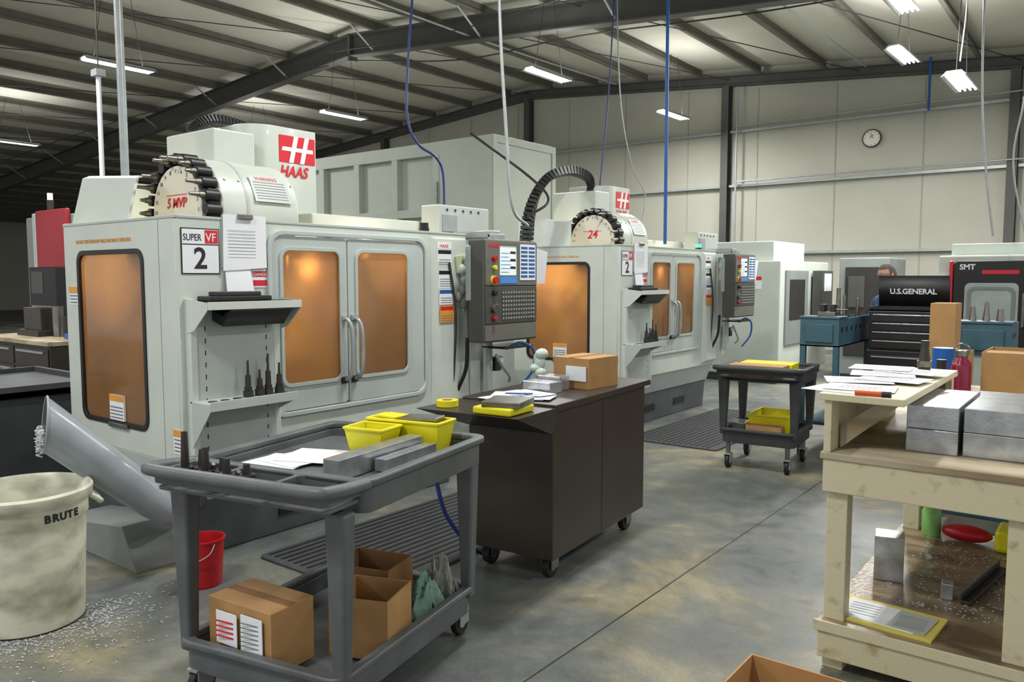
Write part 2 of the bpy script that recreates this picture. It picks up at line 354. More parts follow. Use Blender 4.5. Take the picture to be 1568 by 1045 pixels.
# ------------------------------------------------------------ big CNC machining centre
def machine(loc,kind=0):
    g=G('cnc_milling_machine',loc)
    W=2.48; T=.03
    g.plate('side_panel',[(-1.42,.60),(-.031,.60),(-.031,2.02),(-1.42,2.04)],[rr(-1.22,.76,-.39,1.84,.07)],T,WHITE,(0,.015,0),X,Z,bev=.004)
    g.plate('side_window_gasket',rr(-1.235,.745,-.375,1.855,.08),[rr(-1.205,.775,-.405,1.825,.06)],.02,BLACK,(0,.002,0),X,Z,bev=.002)
    g.box('side_window_pane',-1.215,-.395,.012,.02,.765,1.835,PANE,bev=0)
    g.box('side_seam',-.205,-.20,-.001,.0005,.60,2.02,GREYM,bev=0)
    g.plate('side_panel_far',[(-1.42,.60),(-.031,.60),(-.031,2.02),(-1.42,2.04)],[],T,WHITE,(0,W-.015,0),X,Z,bev=.004)
    g.plate('front_panel',rr(0.0,.56,W,2.02,.012),[rr(.60,.80,2.0,1.965,.10)],T,WHITE,(-.015,0,0),Y,Z,bev=.004)
    g.plate('door_frame_trim',rr(.585,.785,2.015,1.98,.11),[rr(.615,.815,1.985,1.95,.09)],.03,DOORF,(.008,0,0),Y,Z,bev=.005)
    for i,(a,b2) in enumerate(((.62,1.225),(1.235,1.98))):
        wy=(.685,1.165) if i==0 else (1.305,1.81)
        g.plate('door_%d'%i,rr(a,.82,b2,1.945,.03),[rr(wy[0],.985,wy[1],1.865,.06)],.03,DOORF,(-.006,0,0),Y,Z,bev=.005)
        g.plate('door_gasket_%d'%i,rr(wy[0]-.012,.973,wy[1]+.012,1.877,.07),[rr(wy[0]+.012,.997,wy[1]-.012,1.853,.05)],.012,WHITE2,(.014,0,0),Y,Z,bev=.002)
        g.box('door_pane_%d'%i,-.012,-.004,wy[0]-.004,wy[1]+.004,.98,1.87,PANE,bev=0)
    for i,y in enumerate((1.185,1.275)):
        g.tube('door_handle_%d'%i,[(.005,y,1.40),(.06,y,1.39),(.085,y+.01,1.33),(.09,y+.015,1.2),(.085,y+.01,1.05),(.06,y,.99),(.005,y,.98)],.014,GALV,n=12)
        g.box('handle_foot_%d'%i,0,.03,y-.025,y+.025,.955,1.0,DARK)
        g.box('handle_head_%d'%i,0,.03,y-.025,y+.025,1.385,1.425,GALV)
    g.hexa('front_shoulder',[(0,2.06,.58),(.05,2.16,.62),(.05,2.46,.62),(0,2.48,.58)],[(0,2.06,2.0),(.012,2.12,1.98),(.012,2.47,1.98),(0,2.48,2.0)],WHITE,bev=.008)
    g.hexa('lower_front_skirt',[(-1.30,.03,.34),(-.08,.03,.34),(-.08,W-.05,.34),(-1.30,W-.05,.34)],[(-1.42,.0,.60),(0,.0,.60),(0,W,.60),(-1.42,W,.60)],WHITE2,bev=.006)
    g.hexa('machine_base',[(-1.28,.12,0),(-.10,.12,0),(-.10,W-.1,0),(-1.28,W-.1,0)],[(-1.28,.05,.345),(-.09,.05,.345),(-.09,W-.06,.345),(-1.28,W-.06,.345)],BASEG,bev=.01)
    g.boxes('leveling_slots',[(-.1,-.088,y,y+.3,.12,.2) for y in(.7,1.5)],BLACK)
    g.box('chamber_floor',-1.40,-.03,.03,W-.03,.605,.63,GREYM)
    g.box('chamber_back_liner',-1.42,-1.405,.04,W-.04,.63,1.97,LINER,bev=0)
    g.box('rear_body',-2.6,-1.43,.66,W-.12,.1,1.98,WHITE2,bev=.01)
    g.box('rear_foot',-2.5,-1.5,.7,W-.2,0,.1,BASEG)
    g.box('chamber_table',-1.0,-.4,.4,2.0,.84,.93,STEEL); g.box('saddle',-1.1,-.3,.9,1.5,.63,.84,GREYM)
    g.box('table_vise',-.85,-.6,.8,1.0,.93,1.05,DARK); g.cyl('spindle_head',(-.85,1.25,1.35),(-.85,1.25,1.9),.14,STEEL); g.cyl('spindle_nose',(-.85,1.25,1.2),(-.85,1.25,1.35),.09,STEEL,r2=.12)
    g.boxes('roof_rim',[(-1.42,-.0,-.005,.05,2.018,2.035),(-.06,.005,0,W,2.018,2.035)],WHITE2,bev=.003)
    # tool carousel
    cx,cz=-.55,2.10; y0=.32
    g.cyl('carousel_drum',(cx,y0+.10,cz),(cx,y0+.68,cz),.345,WHITE,n=64,bev=.012)
    g.cyl('carousel_band',(cx,y0+.28,cz),(cx,y0+.30,cz),.348,WHITE2,n=64)
    g.cyl('carousel_disc',(cx,y0,cz),(cx,y0+.035,cz),.285,IVORY,n=64,bev=.004)
    g.cyl('carousel_backplate',(cx,y0+.035,cz),(cx,y0+.10,cz),.33,BLACK,n=64)
    pk=[];tl=[]
    for k in range(24):
        a=2*math.pi*k/24; d=Vector((math.cos(a),0,math.sin(a)))
        p=Vector((cx,y0+.03,cz))+d*.33
        pk.append((p+Vector((0,-.035,0)),p+Vector((0,.06,0)),.036,.036))
        ln=random.choice([0,.03,.06,.09])
        if ln: tl.append((p+Vector((0,-.035,0)),p+Vector((0,-.07,0)),.024,.018)); tl.append((p+Vector((0,-.07,0)),p+Vector((0,-.07-ln,0)),.014,.011))
        q=Vector((cx,y0-.001,cz))+d*.25
        g.text('number_%d'%k,str(k+1),.034,INK,q-Vector((0,0,.01)),X,Z,al='CENTER')
    g.cyls('tool_pockets',pk,BLACK,n=14); g.cyls('tools',tl,STEEL,n=10)
    g.text('disc_label','5 MVP' if kind==0 else '24',.085 if kind==0 else .13,RED,(cx,y0-.003,cz+.025),X,Z,al='CENTER',shear=.2,off=.002)
    g.boxes('disc_label_frame',[(cx-.12,cx+.12,y0-.002,y0,cz+.10,cz+.105)],RED)
    # covers
    g.box('head_cover',-1.37,-.76,.72,1.05,2.0,2.71,WHITE,bev=.012)
    g.plate('column_cover',[(-1.36,1.64),(-1.36,1.06),(-1.02,1.06)]+[(-1.02+.2*math.sin(t),1.26-.2*math.cos(t)) for t in [math.pi/2*i/10 for i in range(1,11)]]+[(-.82,1.64)],[],.98,WHITE,(0,0,2.32),X,Y,bev=.006)
    lo=(-.817,1.30,2.55)
    g.plate('logo_plate',rr(0,.0,.33,.20,.006),[],.003,RED,lo,Y,Z,bev=.0005)
    lo=(-.814,1.30,2.55)
    g.plate('logo_stroke_a',[(.085,.0),(.125,.0),(.175,.20),(.135,.20)],[],.003,PAPER,lo,Y,Z,bev=.0003)
    g.plate('logo_stroke_b',[(.185,.0),(.225,.0),(.275,.20),(.235,.20)],[],.003,PAPER,lo,Y,Z,bev=.0003)
    g.plate('logo_stroke_c',[(.02,.085),(.31,.085),(.31,.115),(.03,.115)],[],.0028,PAPER,lo,Y,Z,bev=.0003)
    g.text('logo_text','HAAS',.115,RED,(-.815,1.30,2.445),Y,Z,shear=.25,off=.003,sx=.88)
    for i in range(6):
        g.cyl('drum_bolt_%d'%i,(cx+.346*math.cos(.6),y0+.16+.1*i,cz+.346*math.sin(.6)),(cx+.352*math.cos(.6),y0+.16+.1*i,cz+.352*math.sin(.6)),.008,GALV,n=8)
    a=.45; nrm=Vector((math.cos(a),0,math.sin(a))); up=Vector((-math.sin(a),0,math.cos(a)))
    oo=Vector((cx,0,cz))+nrm*.349
    g.plate('drum_warning_label',[(y0+.34,-.09),(y0+.62,-.09),(y0+.62,.10),(y0+.34,.10)],[],.002,WHITE2,oo,Y,up,bev=.0003)
    for i in range(7): g.plate('drum_label_line_%d'%i,[(y0+.36,.05-.02*i),(y0+.60,.05-.02*i),(y0+.60,.056-.02*i),(y0+.36,.056-.02*i)],[],.003,INKG,oo,Y,up,bev=.0003)
    g.text('drum_label_title','WARNING',.035,RED,oo+nrm*.002+up*.068+Y*(y0+.38),Y,up)
    # sheet metal chute at the rear of the top
    g.hexa('rear_sheet_wing',[(-1.41,.05,2.03),(-.66,.05,2.03),(-.66,.07,2.03),(-1.41,.07,2.03)],[(-1.47,.16,2.36),(-.74,.16,2.31),(-.74,.18,2.31),(-1.47,.18,2.36)],WHITE,bev=.003)
    g.hexa('rear_sheet_fold',[(-1.47,.16,2.36),(-.74,.16,2.31),(-.74,.18,2.31),(-1.47,.18,2.36)],[(-1.45,.20,2.38),(-.76,.20,2.33),(-.76,.22,2.32),(-1.45,.22,2.37)],WHITE2,bev=.002)
    g.hexa('rear_sheet_end',[(-1.42,.06,2.03),(-1.40,.06,2.03),(-1.40,.75,2.03),(-1.42,.75,2.03)],[(-1.47,.18,2.36),(-1.45,.18,2.36),(-1.45,.75,2.36),(-1.47,.75,2.36)],WHITE2,bev=.002)
    def chain(nm,pts,w=.06):
        P=catmull(pts,6); b_=bmesh.new()
        for p,q in zip(P,P[1:]):
            d=(q-p)
            if d.length<1e-4: continue
            R_=X.rotation_difference(d.normalized()).to_matrix().to_4x4()
            bmesh.ops.create_cube(b_,size=1,matrix=Matrix.Translation((p+q)/2)@R_@Matrix.Diagonal((d.length*.8,w*1.5,w,1)))
        g.bm(b_,nm,BLACK,bev=.004)
    if kind==0: chain('cable_carrier',[(-1.2,.82,2.72),(-1.2,.88,2.80),(-1.2,1.02,2.86),(-1.2,1.2,2.86),(-1.15,1.38,2.82)])
    else: chain('cable_carrier',[(-1.06,-.25,2.05),(-1.06,-.20,2.35),(-1.06,-.06,2.62),(-1.06,.2,2.84),(-1.06,.6,2.95),(-1.06,.95,2.93),(-1.06,1.1,2.82),(-1.06,1.15,2.6)],.10)
    g.box('top_duct',-.95,-.45,1.3,2.45,2.03,2.15,WHITE,bev=.012)
    g.box('service_box',-.42,-.22,2.40,3.05,2.04,2.28,WHITE2,bev=.01)
    g.cyls('service_box_bolts',[((-.22,2.5+.1*i,2.24),(-.212,2.5+.1*i,2.24),.01,.01) for i in range(5)],DARK)
    g.box('service_plate',-.22,-.21,2.44,2.62,2.06,2.2,GALV,bev=.002)
    g.cyl('beacon_base',(-.05,2.05,2.03),(-.05,2.05,2.06),.04,BLACK); g.cyl('beacon_lamp',(-.05,2.05,2.06),(-.05,2.05,2.10),.035,GREEN if kind else BLACK)
    # name sign
    g.box('sign_plate',.0,.004,.02,.262,1.70,1.965,INK,bev=.001); g.box('sign_white',.004,.0055,.027,.255,1.707,1.958,PAPER,bev=0)
    g.box('sign_bar',.0055,.0062,.027,.255,1.868,1.874,INK,bev=0); g.box('sign_red',.0055,.0065,.168,.252,1.878,1.955,RED,bev=0)
    g.text('sign_super','SUPER',.055,INK,(.0065,.032,1.893),Y,Z,sx=.75); g.text('sign_vf','VF',.07,PAPER,(.0075,.172,1.89),Y,Z,sx=.9)
    g.text('sign_2','2',.17,INK,(.0065,.095,1.735),Y,Z,off=.003)
    # hung papers
    g.hexa('clipboard',[(.006,.27,1.74),(.012,.27,1.74),(.012,.56,1.74),(.006,.56,1.74)],[(.002,.28,2.05),(.008,.28,2.05),(.008,.57,2.05),(.002,.57,2.05)],WHITE2,bev=.001)
    g.hexa('clip_paper',[(.016,.275,1.72),(.020,.275,1.72),(.020,.575,1.74),(.016,.575,1.74)],[(.010,.285,2.055),(.014,.285,2.055),(.014,.58,2.055),(.010,.58,2.055)],PAPER,bev=.0005)
    g.box('clip_metal',.014,.03,.38,.48,2.03,2.06,STEEL)
    g.hexa('note_paper',[(.03,.29,1.57),(.032,.29,1.57),(.032,.48,1.56),(.03,.48,1.56)],[(.008,.29,1.76),(.010,.29,1.76),(.010,.46,1.76),(.008,.46,1.76)],PAPER,bev=0)
    g.boxes('paper_lines',[(.0185,.0195,.31,.50,1.80+.02*i,1.802+.02*i) for i in range(9)],INKG)
    g.box('danger_label',.001,.004,.48,.61,1.62,1.73,PAPER,bev=0); g.box('danger_red',.004,.005,.485,.605,1.685,1.72,RED,bev=0); g.text('danger_text','DANGER',.028,PAPER,(.0055,.488,1.692),Y,Z); g.box('danger_red_low',.004,.005,.485,.605,1.63,1.665,RED,bev=0)
    for i,(z0,z1,m_) in enumerate(((1.75,1.90,PAPER),(1.60,1.74,PAPER),(1.47,1.59,PAPER),(1.33,1.46,ORNG))):
        x_=.014+.022*(i/3)
        g.box('notice_%d'%i,x_,x_+.003,2.13,2.29,z0,z1,m_,bev=0)
        g.box('notice_head_%d'%i,x_+.003,x_+.0036,2.135,2.285,z1-.035,z1-.005,[INK,INK,BLUEI,RED][i],bev=0)
        g.boxes('notice_text_%d'%i,[(x_+.003,x_+.0036,2.145,2.275,z0+.012+.018*k,z0+.018+.018*k) for k in range(int((z1-z0-.06)/.018))],INKG)
    g.box('brand_card',.014,.017,2.13,2.29,1.905,1.955,PAPER,bev=0); g.text('brand_text','HAAS',.04,RED,(.018,2.15,1.915),Y,Z,shear=.2)
    g.text('side_caption','DO NOT OPEN WINDOW WHILE MACHINE IS OPERATING',.034,ORNG,(-1.24,-.002,1.90),X,Z,sx=.8)
    for i,(x0,x1,z0,z1) in enumerate(((-.86,-.68,.78,.94),(-.10,-.01,.66,.80),(-1.36,-1.24,1.5,1.62))):
        g.box('side_label_%d'%i,x0,x1,-.004,.0 if i else .008,z0,z1,PAPER,bev=0); g.box('side_label_band_%d'%i,x0,x1,-.006,-.004,z1-.04,z1,ORNG,bev=0)
        g.boxes('side_label_text_%d'%i,[(x0+.01,x1-.01,-.0055,-.004,z0+.012+.022*k,z0+.02+.022*k) for k in range(4)],INKG)
    g.box('side_latch',-.86,-.62,-.02,.0,.735,.765,STEEL)
    # tool rack on the front
    g.plate('rack_back',rr(.06,.45,.60,1.52,.01),[rr(.12,.60+.07*k,.128,.63+.07*k,.003,2) for k in range(12)]+[rr(.53,.60+.07*k,.538,.63+.07*k,.003,2) for k in range(12)],.006,WHITE2,(.05,0,0),Y,Z,bev=.001)
    g.box('rack_rail_left',.0,.06,.03,.07,.42,1.56,WHITE); g.box('rack_rail_right',.0,.055,.59,.63,.5,1.5,WHITE)
    g.plate('rack_wing_left',[(.03,1.56),(.24,1.54),(.24,1.50),(.10,1.38),(.03,1.36)],[],.006,WHITE,(0,.03,0),X,Z,bev=.001)
    g.plate('rack_wing_right',[(.03,1.56),(.24,1.54),(.24,1.50),(.10,1.38),(.03,1.36)],[],.006,WHITE,(0,.66,0),X,Z,bev=.001)
    g.box('rack_tray_top',.03,.24,.03,.66,1.535,1.545,BLACK,bev=.001)
    g.box('rack_tray_lip',.235,.245,.03,.66,1.50,1.545,WHITE,bev=.001)
    g.plate('rack_v_tray',[(.03,1.50),(.16,1.46),(.24,1.50),(.24,1.49),(.16,1.40),(.03,1.44)],[],.42,DARK,(0,.38,0),X,Z,bev=.001)
    g.box('rack_vise_base',.05,.20,.08,.48,1.546,1.575,BLACK,bev=.006); g.box('rack_vise_top',.07,.18,.14,.42,1.575,1.60,DARK,bev=.005)
    g.box('rack_shelf',.03,.24,.03,.62,.96,.972,WHITE2,bev=.002); g.box('rack_shelf_lip',.235,.245,.03,.62,.93,.985,WHITE2,bev=.002)
    g.plate('rack_gusset_a',[(.05,.70),(.05,.97),(.24,.97),(.24,.93)],[],.005,WHITE2,(0,.03,0),X,Z,bev=.001)
    g.plate('rack_gusset_b',[(.05,.86),(.05,.97),(.24,.97),(.24,.94)],[],.005,WHITE2,(0,.62,0),X,Z,bev=.001)
    g.cyls('shelf_holes',[((.15,.10+.08*k,.9725),(.15,.10+.08*k,.975),.028,.028) for k in range(7)],BLACK)
    hl=[]
    for k,(y,h) in enumerate(((.34,.16),(.42,.10),(.48,.19),(.56,.13))):
        hl+=[((.14,y,.975),(.14,y,1.01),.03,.03),((.14,y,1.01),(.14,y,1.03),.022,.024),((.14,y,1.03),(.14,y,1.03+h*.45),.018,.016),((.14,y,1.03+h*.45),(.14,y,1.03+h),.008,.006)]
    g.cyls('tool_holders',hl,DARK,n=14)
    # control pendant
    px=.34
    g.box('pendant_case',.17,px-.012,2.31,3.01,1.17,1.98,PENDD,bev=.012)
    g.box('pendant_side_plate',.15,.20,2.30,2.42,1.50,1.93,GALV,bev=.006)
    g.plate('pendant_upper_face',rr(2.325,1.62,2.995,1.965,.01),[rr(2.50,1.70,2.72,1.93,.008)],.014,PEND,(px-.008,0,0),Y,Z,bev=.002)
    g.plate('pendant_lower_face',rr(2.325,1.32,2.995,1.61,.01),[],.012,PENDD,(px-.008,0,0),Y,Z,bev=.002)
    g.plate('pendant_bottom_face',rr(2.325,1.185,2.995,1.31,.01),[],.008,PEND,(px-.010,0,0),Y,Z,bev=.002)
    g.box('pendant_screen',px-.012,px-.006,2.50,2.72,1.70,1.93,GLASSB,bev=0)
    g.boxes('screen_lines',[(px-.006,px-.0055,2.52,2.62+.015*(k%4),1.72+.03*k,1.726+.03*k) for k in range(6)],SCRG)
    g.boxes('screen_bars',[(px-.006,px-.0055,2.64,2.71,1.75+.06*k,1.77+.06*k) for k in range(3)],INK)
    g.box('pendant_card',px,px+.003,2.76,2.97,1.66,1.95,PAPER,bev=0)
    g.boxes('pendant_card_rows',[(px+.003,px+.0036,2.77,2.86,1.68+.033*k,1.70+.033*k) for k in range(8)]+[(px+.003,px+.0036,2.875,2.96,1.68+.033*k,1.70+.033*k) for k in range(8)],BLUEI)
    g.boxes('pendant_readout',[(px,px+.003,2.50,2.72,1.635,1.685)],SCRG)
    ks=[]
    for r_ in range(7):
        for q_ in range(13):
            ks.append((px,px+.005,2.53+.034*q_,2.548+.034*q_,1.35+.034*r_,1.366+.034*r_))
    g.boxes('keypad',ks,KEY,bev=0)
    g.text('pendant_logo','HAAS',.05,RED,(px,2.36,1.915),Y,Z,shear=.2,off=.002)
    for i,(y,z,r_,m_) in enumerate(((2.42,1.83,.022,REDP),(2.42,1.76,.018,YEL),(2.42,1.66,.03,REDP),(2.42,1.56,.02,BLACK),(2.42,1.44,.035,STEEL),(2.42,1.36,.02,REDP))):
        g.cyl('button_%d'%i,(px-.002,y,z),(px+.028,y,z),r_,m_,bev=.002)
    g.cyl('estop_ring',(px-.002,2.42,1.66),(px+.012,2.42,1.66),.038,YEL)
    g.hexa('pendant_clip_sheet',[(.27,3.015,1.63),(.273,3.015,1.63),(.263,3.22,1.63),(.26,3.22,1.63)],[(.30,3.015,1.93),(.303,3.015,1.93),(.293,3.22,1.90),(.29,3.22,1.90)],PAPER,bev=0)
    g.box('pendant_arm',-.2,.2,2.55,2.68,2.0,2.06,GALV,bev=.008)
    g.box('pendant_arm_drop',.17,.25,2.55,2.68,1.97,2.03,GALV,bev=.005)
    g.box('pendant_post',.06,.12,2.62,2.68,.72,1.3,WHITE2,bev=.006)
    g.box('work_shelf',.05,.30,2.62,3.0,1.10,1.12,DARK,bev=.004)
    g.box('air_regulator',.04,.12,2.72,2.80,.9,1.02,DARK,bev=.01); g.cyl('gauge',(.12,2.76,1.0),(.15,2.76,1.0),.03,PAPER)
    g.tube('pendant_cable',[(.12,2.36,1.2),(.1,2.36,.95),(.02,2.34,.75),(-.05,2.45,.6)],.016,BLACK)
    g.tube('coolant_hose_blue',[(.25,2.7,1.10),(.28,2.85,1.14),(.30,3.0,1.07),(.27,3.04,.9),(.18,2.98,.75)],.012,BLUE)
    g.tube('drip_hose_grey',[(.2,2.62,1.05),(.22,2.68,.95),(.2,2.8,.86),(.12,2.9,.8)],.012,GALV)
    g.tube('air_hose_a',[(.03,2.25,1.8),(.05,2.30,1.4),(.04,2.29,1.0),(.03,2.27,.7)],.009,DARK)
    g.box('electrical_cover',-.03,.03,2.49,2.75,.65,1.95,WHITE,bev=.01)
    if kind==0:
        for i in range(9):
            g.sph('cloth_lump_%d'%i,(.05+random.uniform(-.01,.02),2.40+random.uniform(-.05,.05),1.48+i*.045+random.uniform(-.01,.01)),.045,RAG2 if i<4 else WHITE2,(.6,random.uniform(.7,1.2),random.uniform(.8,1.2)))
        g.tube('cloth_strings',[(.06,2.40,1.86),(.08,2.42,1.7),(.07,2.46,1.5),(.06,2.38,1.42)],.006,PAPER)
        g.box('folded_paper',.02,.04,2.33,2.44,1.72,1.86,M('paper_yellowed',c(205,208,170),.8),rot=8,ax='X')
    for (x,y,z,e) in((-.10,.93,1.74,3.0),(-.85,.50,1.80,22),(-.40,1.75,1.85,13)):
        ld=D.lights.new('chamber_light','POINT'); ld.energy=e; ld.color=(1,.83,.60); ld.shadow_soft_size=.03
        lo=D.objects.new('chamber_light',ld); COL.objects.link(lo); lo.parent=g.e; lo.location=(x,y,z)
    g.cyl('work_lamp',(-.12,.93,1.80),(-.12,.93,1.86),.04,BLACK); g.cyl('work_lamp_bulb',(-.12,.93,1.765),(-.12,.93,1.80),.03,AMB)
    if kind==0:
        g.hexa('chip_trough',[(-1.02,-.24,0),(-.12,-.24,0),(-.12,.10,0),(-1.02,.10,0)],[(-1.08,-.26,.16),(-.24,-.26,.26),(-.24,.08,.26),(-1.08,.08,.16)],GREYM,bev=.006)
        cut=Vector((-.30,-.95,.10)).normalized()
        g.tube('auger_tube',[(-.06,.06,.36),(.0,-.08,.365),(.03,-.20,.44),(.02,-.74,.95)],.1,DUCT,n=40,rs=(.062,.112),k=10,cut=cut)
        ring=g.last; ctr=sum(ring,Vector())/len(ring)
        g.tube('auger_mouth_rim',ring+[ring[0]],.006,DUCT,smoothp=False)
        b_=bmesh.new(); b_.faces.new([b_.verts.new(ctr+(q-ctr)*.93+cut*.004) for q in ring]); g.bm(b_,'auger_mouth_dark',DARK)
        b_=bmesh.new()
        for i in range(360):
            q=ring[random.randrange(len(ring))]; f=random.random()**.5*.9; p=ctr+(q-ctr)*f
            if p.z>ctr.z+.0: continue
            bmesh.ops.create_cube(b_,size=1,matrix=Matrix.Translation(p+cut*random.uniform(0,.03)+Vector((0,0,-random.uniform(0,.04))))@Matrix.Rotation(random.uniform(0,3),4,Vector((random.random(),random.random(),1)).normalized())@Matrix.Diagonal((random.uniform(.012,.030),.004,.004,1)))
        g.bm(b_,'auger_chips',CHIPL)
        g.cyl('auger_joint',(-.10,.12,.36),(-.04,.0,.362),.078,BASEG,n=28)
        g.cyl('auger_flange',(-.01,-.06,.362),(.0,-.085,.365),.078,DUCT,n=28)
    return g
machine((-4.24,2.41,0),0)
machine((-4.24,7.39,0),1)

g=G('cnc_lathe',(-4.24,12.37,0))
g.box('body',-2.3,0,0,2.5,.12,1.95,WHITE,bev=.02); g.box('plinth',-2.2,-.08,.1,2.4,0,.12,BASEG)
g.box('top_box',-1.9,-.15,.1,1.6,1.95,2.26,WHITE,bev=.015); g.box('front_door',0,.03,.2,1.3,.6,1.8,GREYM,bev=.01)
g.box('door_window',.03,.036,.35,1.1,1.0,1.65,DARK,bev=0); g.box('control',.03,.2,1.5,2.1,1.0,1.8,PENDD,bev=.01); g.box('control_screen',.2,.205,1.6,2.0,1.45,1.75,GLASSB,bev=0)
g.boxes('side_stickers',[(-.5,-.3,-.003,0,1.5,1.7)],PAPER); g.boxes('side_stickers_red',[(-.5,-.3,-.004,-.003,1.64,1.7)],RED)
g=G('machine_tool_cabinet',(-3.7,13.6,0))
g.box('body',0,.75,0,1.2,.1,2.0,GREYM,bev=.015); g.box('foot',.05,.7,.05,1.15,0,.1,BASEG); g.box('dark_door',.1,.65,-.02,0,.4,1.85,DARK,bev=.005); g.box('panel',.15,.4,-.04,-.02,1.2,1.7,PENDD)
g.boxes('vent_slots',[(.45,.6,-.03,-.02,.6+.05*k,.62+.05*k) for k in range(12)],BLACK)

# ------------------------------------------------------------ big panelled enclosure behind
g=G('industrial_oven_enclosure')
x0,x1,y0,y1,zt=-14.4,-8.1,10,11.75,3.97
g.box('body',x0,x1-.001,y0+.12,y1,0,zt-.02,BBOX,bev=.01)
fr=[(x0,x1,y0,y0+.12,zt-.22,zt),(x0,x1,y0,y0+.12,2.72,2.86),(x0,x1,y0,y0+.12,1.4,1.5),(x0,x1,y0,y0+.12,0,.15)]
for k in range(6):
    xx=x0+.0+k*1.0; fr.append((xx,xx+.14,y0-.005,y0+.12,.15,zt-.22))
fr.append((x1-1.15,x1,y0-.006,y0+.12,0,zt-.0))
g.boxes('panel_frames',fr,BBOX,bev=.006)
g.boxes('end_frames',[(x1,x1+.03,y0,y0+.1,0,zt),(x1,x1+.03,y1-.1,y1,0,zt),(x1,x1+.03,y0+.1,y1-.1,zt-.12,zt)],BBOX,bev=.004)
g.tube('corner_conduit',[(-9.3,9.97,3.3),(-9.3,9.97,1.0)],.025,GALV,smoothp=False)

# ------------------------------------------------------------ left background machine and tool chest
g=G('red_machining_center',(-10.9,4.2,0))
g.box('body',0,1.3,0,1.6,.1,2.42,GREYM,bev=.02); g.box('foot',.1,1.2,.1,1.5,0,.1,BASEG)
g.box('red_column',.42,1.25,-.06,0,.9,2.48,REDM,bev=.02); g.box('red_side',1.3,1.36,.1,1.5,.6,2.38,REDM,bev=.02)
g.box('grey_fairing',.30,.42,-.05,0,.3,2.46,WHITE2,bev=.02)
g.box('control',.80,1.5,-.3,-.08,1.15,1.80,BLACK,bev=.01); g.box('control_screen',.87,1.17,-.306,-.3,1.50,1.75,PENDD,bev=0)
g.boxes('control_keys',[(.87+.07*i,.92+.07*i,-.308,-.3,1.2+.06*k,1.24+.06*k) for i in range(8) for k in range(3)],KEY)
g.box('beacon_bracket',.5,.56,.05,.11,2.42,2.62,DARK); g.cyl('beacon',(.53,.08,2.62),(.53,.08,2.70),.03,AMB); g.box('work_table',.1,1.2,-.35,-.06,.9,1.0,STEEL,bev=.01)
g=G('drawer_cabinet',(-9.2,3.1,0))
g.box('body',0,1.55,0,.6,.06,1.06,CABB,bev=.008); g.box('kick',.03,1.52,.03,.57,0,.06,BLACK); g.box('worktop',-.02,1.57,-.03,.62,1.06,1.10,WOOD,bev=.004)
for k in range(5):
    for j in range(2):
        g.box('drawer_%d_%d'%(k,j),.03+.76*j,.76+.76*j,-.012,0,.10+.19*k,.27+.19*k,CABB,bev=.004)
        g.box('pull_%d_%d'%(k,j),.10+.76*j,.69+.76*j,-.03,-.012,.225+.19*k,.245+.19*k,GALV,bev=.002)
g=G('fixture_stack',(-8.9,3.3,1.10)); g.box('plate_a',0,.5,0,.3,0,.06,DARK); g.box('plate_b',.05,.45,.05,.25,.06,.28,CABB); g.cyl('arbor',(.6,.15,0),(.6,.15,.3),.05,STEEL); g.cyl('arbor_b',(.8,.15,0),(.8,.15,.2),.04,DARK); g.box('blue_tray',.95,1.2,.05,.3,0,.05,BLUE)

g=G('grey_waste_bin',(-6.75,2.35,0))
g.hexa('tub',[(-.5,-.38,.02),(.5,-.38,.02),(.5,.38,.02),(-.5,.38,.02)],[(-.62,-.5,.84),(.62,-.5,.84),(.62,.5,.84),(-.62,.5,.84)],BINM,bev=.05)
g.openbox('rim',-.66,.66,-.54,.54,.84,.92,.04,BINM)
g.boxes('ribs',[(-.55+.27*k,-.50+.27*k,-.50,-.45,.25,.84) for k in range(5)],BINM,bev=.01)

# ------------------------------------------------------------ round waste can
TC=(-4.19,1.55,0)
g=G('round_trash_can',TC)
prof=[(.225,0),(.24,.01),(.250,.25),(.262,.47),(.267,.52),(.275,.53),(.275,.585),(.279,.60),(.294,.615),(.298,.655),(.288,.667),(.277,.655),(.268,.60),(.26,.47),(.23,.06),(.0,.05)]
g.lathe('body',prof,CANM,n=56)
g.lathe('chips_inside',[(.252,.40),(.2,.45),(.1,.49),(0.001,.5)],CHIP,n=24)
for i,a in enumerate((75,255)):
    a=math.radians(a); d=Vector((math.cos(a),math.sin(a),0)); t=Vector((-d.y,d.x,0))
    g.tube('handle_%d'%i,[d*.275+t*.075+Z*.60,d*.32+t*.06+Z*.56,d*.325+Z*.545,d*.32-t*.06+Z*.56,d*.275-t*.075+Z*.60],.014,CANM)
for i,ch in enumerate('BRUTE'):
    a=math.radians(-2+7.6*i); d=Vector((math.cos(a),math.sin(a),0)); t=Vector((-d.y,d.x,0))
    g.text('brand_print_%d'%i,ch,.05,INK,d*.277+Z*.54,t,Z,off=.002,ext=.001,al='CENTER')
b_=bmesh.new()
for i in range(800):
    a=random.uniform(-1.6,1.4); r_=abs(random.gauss(0,.13))+.25
    if random.random()<.25: r_+=random.uniform(0,.35)
    x,y=r_*math.cos(a)+.0,r_*math.sin(a)
    bmesh.ops.create_cube(b_,size=1,matrix=Matrix.Translation((x,y,.004))@Matrix.Rotation(random.uniform(0,3),4,'Z')@Matrix.Diagonal((random.uniform(.006,.018),.004,.004,1)))
gg=G('scattered_metal_chips',TC); gg.bm(b_,'shavings',CHIPL)

